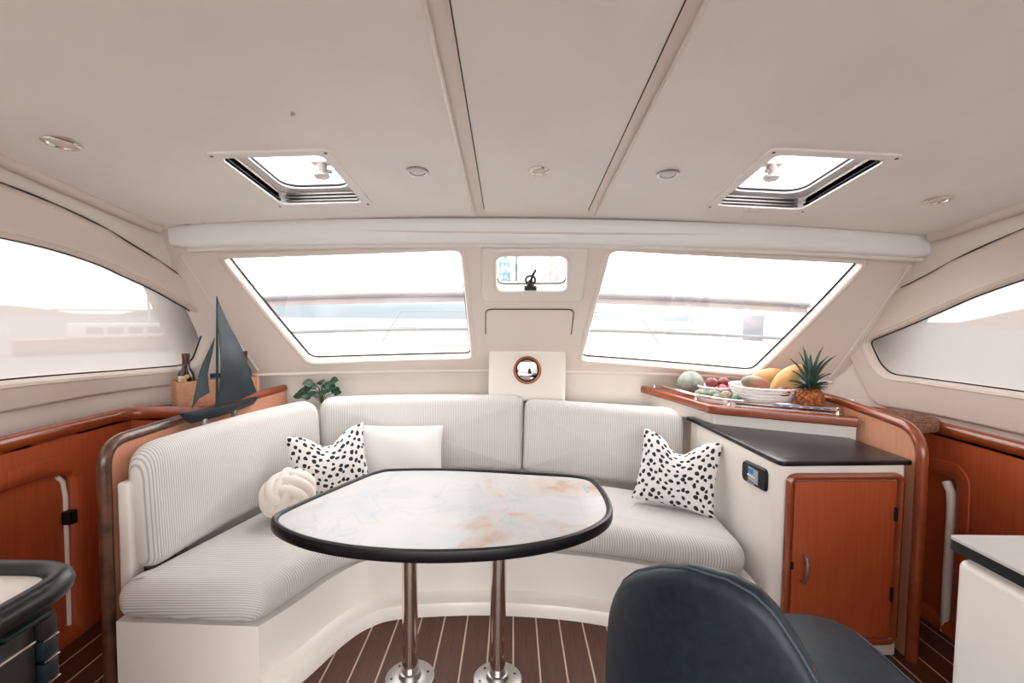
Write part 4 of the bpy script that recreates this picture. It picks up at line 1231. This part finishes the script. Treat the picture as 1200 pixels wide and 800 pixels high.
for i, (x, y, z, r, mt_) in enumerate([(1.232, 2.925, 1.052, 0.037, 'redfruit'), (1.312, 2.945, 1.052, 0.037, 'redfruit'), (1.285, 2.895, 1.022, 0.030, 'pinkfruit'), (1.338, 2.90, 1.024, 0.026, 'pinkfruit'), (1.262, 2.995, 1.012, 0.034, 'redfruit')]):
    fruit('plum' if mt_ == 'redfruit' else 'small_plum', ['dark red round fruit in the small basket, on the melon side', 'dark red round fruit in the small basket, on the large basket side', 'larger pink fruit tucked in front of the two dark red ones', 'smaller pink fruit at the small basket rim facing the large basket', 'dark red fruit half buried at the back of the small basket'][i], 'fruit', (x, y, z), r, mt_, (1, 1, 0.95), stem='stem', grp='red fruit in the small basket' if mt_ == 'redfruit' else 'pink fruit in the small basket')
fruit('mango', 'pink and green mango on the large rope basket', 'mango', (1.365, 2.66, 1.088), 0.052, 'mango', (1.5, 0.95, 0.82), -0.2, 0.2)
fruit('small_mango', 'small dark red mango at the large basket rim', 'mango', (1.485, 2.60, 1.052), 0.036, 'redfruit', (1.25, 0.9, 0.8), 0.0, -0.1)
fruit('papaya', 'long orange papaya with pale stripe lying at the back of the large basket', 'papaya', (1.50, 2.80, 1.108), 0.054, 'papaya2', (2.0, 0.95, 0.9), 0.1, -0.25)
fruit('papaya', 'yellow papaya tilted upwards beside the pineapple crown', 'papaya', (1.575, 2.70, 1.112), 0.062, 'papaya', (1.9, 0.98, 0.98), 0.15, -0.62)
# plate of limes and guavas
dish = thing('oval_dish', 'white oval dish of green fruit behind the fiddle rail', 'dish', (1.19, 2.755, ZF))
rows = []
for f, z in ((0.0, 0.004), (0.6, 0.004), (0.85, 0.008), (1.0, 0.026), (1.02, 0.026), (0.88, 0.003), (0.6, 0.0), (0.0, 0.0)):
    rows.append([Matrix.Rotation(radians(-52), 3, 'Z') @ Vector((0.135 * max(f, 0.01) * cos(2 * pi * i / 32), 0.068 * max(f, 0.01) * sin(2 * pi * i / 32), 0)) + Vector((1.19, 2.755, ZF + z)) for i in range(32)])
G().grid(rows, False, True).obj('bowl', 'white', dish)
for i, (x, y, r, mt_, nm, lb) in enumerate([(1.125, 2.835, 0.030, 'guava', 'guava', None), (1.145, 2.785, 0.029, 'lime', 'lime', 'bright green lime in the oval dish beside the melon'), (1.19, 2.80, 0.033, 'guava', 'guava', None), (1.185, 2.735, 0.026, 'guava', 'guava', None), (1.235, 2.722, 0.036, 'brownfruit', 'passion_fruit', 'brownish round fruit in the oval dish'), (1.262, 2.664, 0.028, 'lime', 'lime', 'bright green lime in the oval dish beside the large basket')]):
    fruit(nm, lb or {0: 'grey green round fruit in the oval dish, touching the melon', 2: 'largest grey green fruit in the oval dish, between two green ones', 3: 'small grey green fruit by the rail post in the oval dish'}[i], 'fruit', (x, y), r, mt_, (1.1, 1, 0.9), grp=None if lb else 'grey green fruit in the oval dish', zlift=0.006)
# pineapple
pa_ = thing('pineapple', 'whole pineapple with spiky green crown at the shelf end', 'pineapple', (1.60, 2.545, ZF), world_parts=False)
g = sphere(G(), (0, 0, 0.062), 0.060, 1.05, 1.05, 1.03, 24, 16)
ga = pi * (3 - sqrt(5))
NE = 120
for i in range(NE):
    z = 1 - 2 * (i + 0.5) / NE
    if z > 0.86: continue
    r = sqrt(1 - z * z); a = i * ga
    n = Vector((r * cos(a), r * sin(a), z))
    c = Vector((n.x * 0.063, n.y * 0.063, 0.062 + n.z * 0.062))
    q = n.to_track_quat('Z', 'Y').to_matrix().to_4x4()
    g.lathe([(0.0105, -0.004), (0.0095, 0.003), (0.005, 0.0065), (0.001, 0.009)], 6, Matrix.Translation(c) @ q)
g.obj('body', 'pineapple', pa_, angle=60)
rp = random.Random(11)
for ring_, (cnt, L, el, z0_) in enumerate(((13, 0.062, 0.15, 0.118), (11, 0.085, 0.45, 0.126), (9, 0.120, 0.80, 0.135), (8, 0.165, 1.05, 0.142), (5, 0.185, 1.33, 0.150))):
    for i in range(cnt):
        a = 2 * pi * i / cnt + ring_ * 0.7 + rp.uniform(-0.15, 0.15)
        LL = L * rp.uniform(0.85, 1.15); e = el + rp.uniform(-0.1, 0.1)
        side = Vector((-sin(a), cos(a), 0)); outv = Vector((cos(a), sin(a), 0))
        rows = []
        p = Vector((0.012 * cos(a), 0.012 * sin(a), z0_))
        for s in range(7):
            f = s / 6
            ee = e - 0.5 * f * f
            w = 0.0145 * (1 - f ** 1.6) * (0.75 + 0.6 * f) + 0.0006
            nrm_ = Vector((-cos(a) * sin(ee), -sin(a) * sin(ee), cos(ee)))
            rows.append([p - side * w + nrm_ * w * 0.45, p - nrm_ * 0.002, p + side * w + nrm_ * w * 0.45])
            p = p + (outv * cos(ee) + Vector((0, 0, 1)) * sin(ee)) * LL / 6
        G().grid(rows).obj('leaf', 'crown', pa_, angle=60)
# printed clear film under the baskets
fm = thing('plastic_film', 'clear plastic film with blue print under the fruit baskets', 'packaging', (1.40, 2.56, ZF))
fl = lambda x, y, d: (x, y, ZF + 0.001 + d + 0.002 * sin(x * 60) * 0)
G().sheet(resample([(1.15, 2.632), (1.645, 2.365), (1.69, 2.42), (1.22, 2.68)], 0.06), [], fl, 0.08, 0.0, 0.002).obj('film', 'clear', fm)
for i in range(11):
    f = 0.06 + 0.085 * i
    cx0 = 1.165 + (1.655 - 1.165) * f; cy0 = 2.650 + (2.385 - 2.650) * f
    if i in (3, 4): continue
    u_ = Vector((0.88, -0.475, 0)); n_ = Vector((0.475, 0.88, 0))
    w_, h_ = (0.016, 0.008) if i else (0.012, 0.014)
    a_ = Vector((cx0, cy0, 0)) - n_ * 0.014
    q = [a_ - u_ * w_ - n_ * h_, a_ + u_ * w_ - n_ * h_, a_ + u_ * w_ + n_ * h_, a_ - u_ * w_ + n_ * h_]
    G().sheet([(v.x, v.y) for v in q], [], fl, 0.1, 0.002, 0.003).obj('print_block', 'blueprint', fm)

# wicker disc and glass dish on the hull-side shelf
wk = thing('wicker_lid', 'round brown wicker disc on the shelf under the side window', 'lid', (1.925, 2.32, 0.93))
G().lathe([(0.02, 0.93), (0.125, 0.93), (0.132, 0.94), (0.134, 0.965), (0.128, 0.978), (0.10, 0.983), (0.001, 0.984)], 40, Matrix.Translation((1.925, 2.32, 0))).obj('disc', 'wicker', wk)
for rr in (0.04, 0.07, 0.10, 0.127):
    G().tube([(1.925 + rr * cos(2 * pi * i / 40), 2.32 + rr * sin(2 * pi * i / 40), 0.983 - (0.004 if rr > 0.12 else 0) + 0.0015 * (i % 2)) for i in range(40)], 0.006, 6, closed=True).obj('coil', 'wicker', wk)
gd = thing('glass_dish', 'small pale glass dish beside the divider behind the pineapple', 'dish', (1.845, 2.67, 0.93))
G().lathe([(0.03, 0.93), (0.05, 0.932), (0.062, 0.975), (0.064, 1.005), (0.060, 1.005), (0.057, 0.975), (0.04, 0.94), (0.001, 0.938)], 28, Matrix.Translation((1.845, 2.67, 0))).obj('bowl', 'lens', gd)
G().lathe([(0.060, 1.002), (0.066, 1.004), (0.066, 1.009), (0.060, 1.011)], 28, Matrix.Translation((1.845, 2.67, 0)), cap=False).obj('rim', 'white', gd)

# ------------------------------------------------------------------ outside: awnings, foredeck, sea, shore, boats
def awning(label, x0, x1):
    t = thing('windscreen_awning', label, 'awning', ((x0 + x1) / 2, 3.9, 1.02))
    rows = [[(x, 2.62 + (3.95 - 2.62) * j / 10, 1.90 + (1.655 - 1.90) * j / 10 - 0.02 * sin(pi * j / 10) - 0.012 * (x - XC) ** 2) for j in range(11)] for x in [x0 + (x1 - x0) * i / 12 for i in range(13)]]
    G().grid(rows).obj('cloth', 'awning', t)
    bar = lambda y, z, r, m_, nm: G().tube([(x, y, z - 0.012 * (x - XC) ** 2) for x in [x0 + (x1 - x0) * i / 12 for i in range(13)]], r, 10).obj(nm, m_, t)
    bar(3.95, 1.635, 0.024, 'greyalu', 'front_tube')
    G().grid([[(x, 3.96 + 0.004 * k, z - 0.012 * (x - XC) ** 2) for k, z in enumerate((1.62, 1.59, 1.565))] for x in [x0 + (x1 - x0) * i / 12 for i in range(13)]]).obj('valance', 'pinkedge', t)
    bar(3.98, 1.345, 0.014, 'palealu', 'lower_tube')
    for x in (x0, x1):
        G().tube([(x, 3.96, 1.0), (x, 3.95, 1.63 - 0.012 * (x - XC) ** 2)], 0.018, 8).obj('post', 'hullwhite', t)
awning('white windscreen awning with grey tube outside the sailboat-side windscreen', -2.05, -0.30)
awning('white windscreen awning with grey tube outside the fruit-side windscreen', 0.52, 2.45)

G2 = G().box((-2.9, 3.75, 0.85), (3.1, 8.2, 1.0), 0.03)
struct(G2.obj('foredeck', 'deck'))
def pulpit(label, xa, xb, xm):
    t = thing('bow_rail', label, 'rail', (xa, 7.9, 1.0))
    G().tube([(xa, 7.9, 1.0), (xm, 7.95, 1.52), (xb - 0.12 * (1 if xb > xa else -1), 7.98, 1.53), (xb, 8.0, 1.45), (xb, 8.0, 1.0)], 0.012, 8).obj('hoop', 'palealu', t)
    G().tube([(xa - 0.6 * (1 if xb > xa else -1), 7.9, 1.26), (xb + 0.5 * (1 if xb > xa else -1), 7.95, 1.24)], 0.008, 6).obj('wire', 'palealu', t)
pulpit('thin bow rail hoop outside the sailboat-side windscreen', -2.15, -0.55, -1.85)
pulpit('thin bow rail hoop outside the fruit-side windscreen', 2.45, 0.95, 2.1)
dk = thing('deck_box', 'low white box on the foredeck outside the windscreen', 'box', (-0.75, 6.1, 1.0))
G().box((-1.0, 5.9, 1.0), (-0.45, 6.3, 1.09), 0.03, 3).obj('body', 'hullwhite', dk)
G().box((-1.02, 5.88, 1.09), (-0.43, 6.32, 1.12), 0.012, 2).obj('lid', 'hullwhite', dk)
tw = thing('deck_towel', 'folded teal towel on the foredeck beside the white box', 'towel', (-1.12, 6.0, 1.0))
G().box((-1.25, 5.92, 1.0), (-1.06, 6.08, 1.03), 0.012, 3).obj('fold', 'tealprint', tw)
G().box((-1.24, 5.93, 1.03), (-1.09, 6.07, 1.05), 0.009, 3).obj('top_fold', 'tealprint', tw)

def towel(label, x0, x1, mat_, z1, z0):
    t = thing('hanging_towel', label, 'towel', ((x0 + x1) / 2, 3.35, z1))
    rows = [[(x0 + (x1 - x0) * i / 16, 3.35 + 0.012 * sin(i * 1.1) * (j / 8 + 0.3), z1 + (z0 - z1) * j / 8) for j in range(9)] for i in range(17)]
    back = [[(p[0], p[1] + 0.006, p[2]) for p in r] for r in rows]
    g = G().grid(rows); g.grid(back)
    g.obj('cloth', mat_, t)
    G().tube([((x0 + x1) / 2 - 0.02, 3.353, z1 + 0.01), ((x0 + x1) / 2 + 0.02, 3.353, z1 + 0.01)], 0.010, 6).obj('peg', 'hullwhite', t)
towel('blue patterned towel hanging outside the small middle window', -0.10, -0.01, 'towelblue', 1.86, 1.60)
towel('narrow blue patterned towel hanging outside the small middle window', 0.015, 0.035, 'towelblue', 1.86, 1.60)
towel('pink patterned towel hanging outside the small middle window', 0.205, 0.345, 'towelpink', 1.86, 1.60)
ln = G().tube([(-0.5, 3.353, 1.878), (0.1, 3.353, 1.872), (0.75, 3.353, 1.878)], 0.004, 6).obj('clothes_line', 'hullwhite')
tag(ln, 'thin line that carries the towels outside the middle window', 'line')

struct(G().sheet(resample([(-900, -900), (900, -900), (900, 900), (-900, 900)], 200), [], lambda x, y, d: (x, y, -1.3 + d), 300, 0.0, -0.5).obj('sea', 'sea'))
def ridge(name, a0, a1, R0, h, mat_, seed):
    r_ = random.Random(seed)
    ph = [r_.uniform(0, 6) for _ in range(5)]
    rows = []
    for i in range(91):
        f = i / 90; a = a0 + (a1 - a0) * f
        hh = h * (0.55 + 0.25 * sin(7 * f + ph[0]) + 0.15 * sin(17 * f + ph[1]) + 0.05 * sin(41 * f + ph[2])) * min(1, 8 * f, 8 * (1 - f)) ** 0.6
        rows.append([((R0 + dr_) * sin(a), (R0 + dr_) * cos(a), -1.3 + hz * hh) for dr_, hz in ((0, 0), (15, 0.35), (40, 0.75), (70, 1.0), (140, 0.0))])
    return struct(G().grid(rows).obj(name, mat_))
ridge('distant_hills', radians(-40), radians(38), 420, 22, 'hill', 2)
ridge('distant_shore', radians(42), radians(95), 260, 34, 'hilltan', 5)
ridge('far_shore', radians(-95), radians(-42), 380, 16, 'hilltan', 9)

def moored_boat(label, loc, rz, L, hullm, cabin_h, mast_h, win, wz=(0.3, 0.75), shown=None):
    t = thing('moored_boat', label, 'boat', loc, world_parts=False, rot=(0, 0, rz))
    rows = []
    for i in range(17):
        f = i / 16
        w = L * 0.13 * (1 - max(0, (f - 0.35) / 0.65) ** 2.2) + 0.02
        zt = 1.0 + 0.25 * f * f
        x = L * (f - 0.5)
        rows.append([(x, -w, zt), (x, -w * 0.85, 0.3), (x, 0, -0.3), (x, w * 0.85, 0.3), (x, w, zt)])
    g = G().grid(rows, False, True); g.f.append(list(range(5))); g.f.append([80 + i for i in range(5)])
    g.obj('hull', hullm, t)
    cb = G().box((-L * 0.28, -L * 0.085, 1.0), (L * 0.18, L * 0.085, 1.0 + cabin_h), 0.12, 3).obj('cabin', 'hullwhite', t)
    for k in range(win):
        if shown is not None and k not in shown: continue
        x = -L * 0.22 + k * L * 0.36 / win
        for s in (-1, 1):
            G().box((x, s * L * 0.085 - 0.02, 1.0 + cabin_h * wz[0]), (x + L * 0.28 / win, s * L * 0.085 + 0.02, 1.0 + cabin_h * wz[1]), 0.015).obj('window', 'darkglass', cb)
    if mast_h:
        G().tube([(L * 0.08, 0, 1.0), (L * 0.08, 0, 1.0 + mast_h)], [0.09, 0.05], 8).obj('mast', 'hullwhite', t)
        G().tube([(L * 0.08, 0, 1.9 + cabin_h), (-L * 0.35, 0, 1.9 + cabin_h)], 0.07, 8).obj('boom', 'hullwhite', t)
    return t
moored_boat('white yacht with reddish hull moored beyond the sailboat-side window', (-27.0, 34.0, -1.3), radians(50), 12.0, 'hullred', 1.0, 14.0, 4)
moored_boat('pale yacht moored far beyond the sailboat-side window', (-62.0, 50.0, -1.3), radians(35), 13.0, 'hullwhite', 1.1, 15.0, 4)
moored_boat('white motor boat standing in for a window-like shape outside the fruit-side windscreen', (6.4, 12.3, -1.3), radians(-78), 7.5, 'hullwhite', 2.05, 0.0, 3, (0.60, 0.90), (2,))  # boat stands in for an unidentified window-like shape in this windscreen
moored_boat('small white boat lying off the shore beyond the wicker-side window', (120.0, 80.0, -1.3), radians(-30), 11.0, 'hullwhite', 1.0, 12.0, 3)
# cockpit sole aft of the doorway
struct(G().box((-2.4, -4.2, -0.12), (2.5, -1.26, -0.02), 0.02).obj('cockpit_sole', 'teak'))
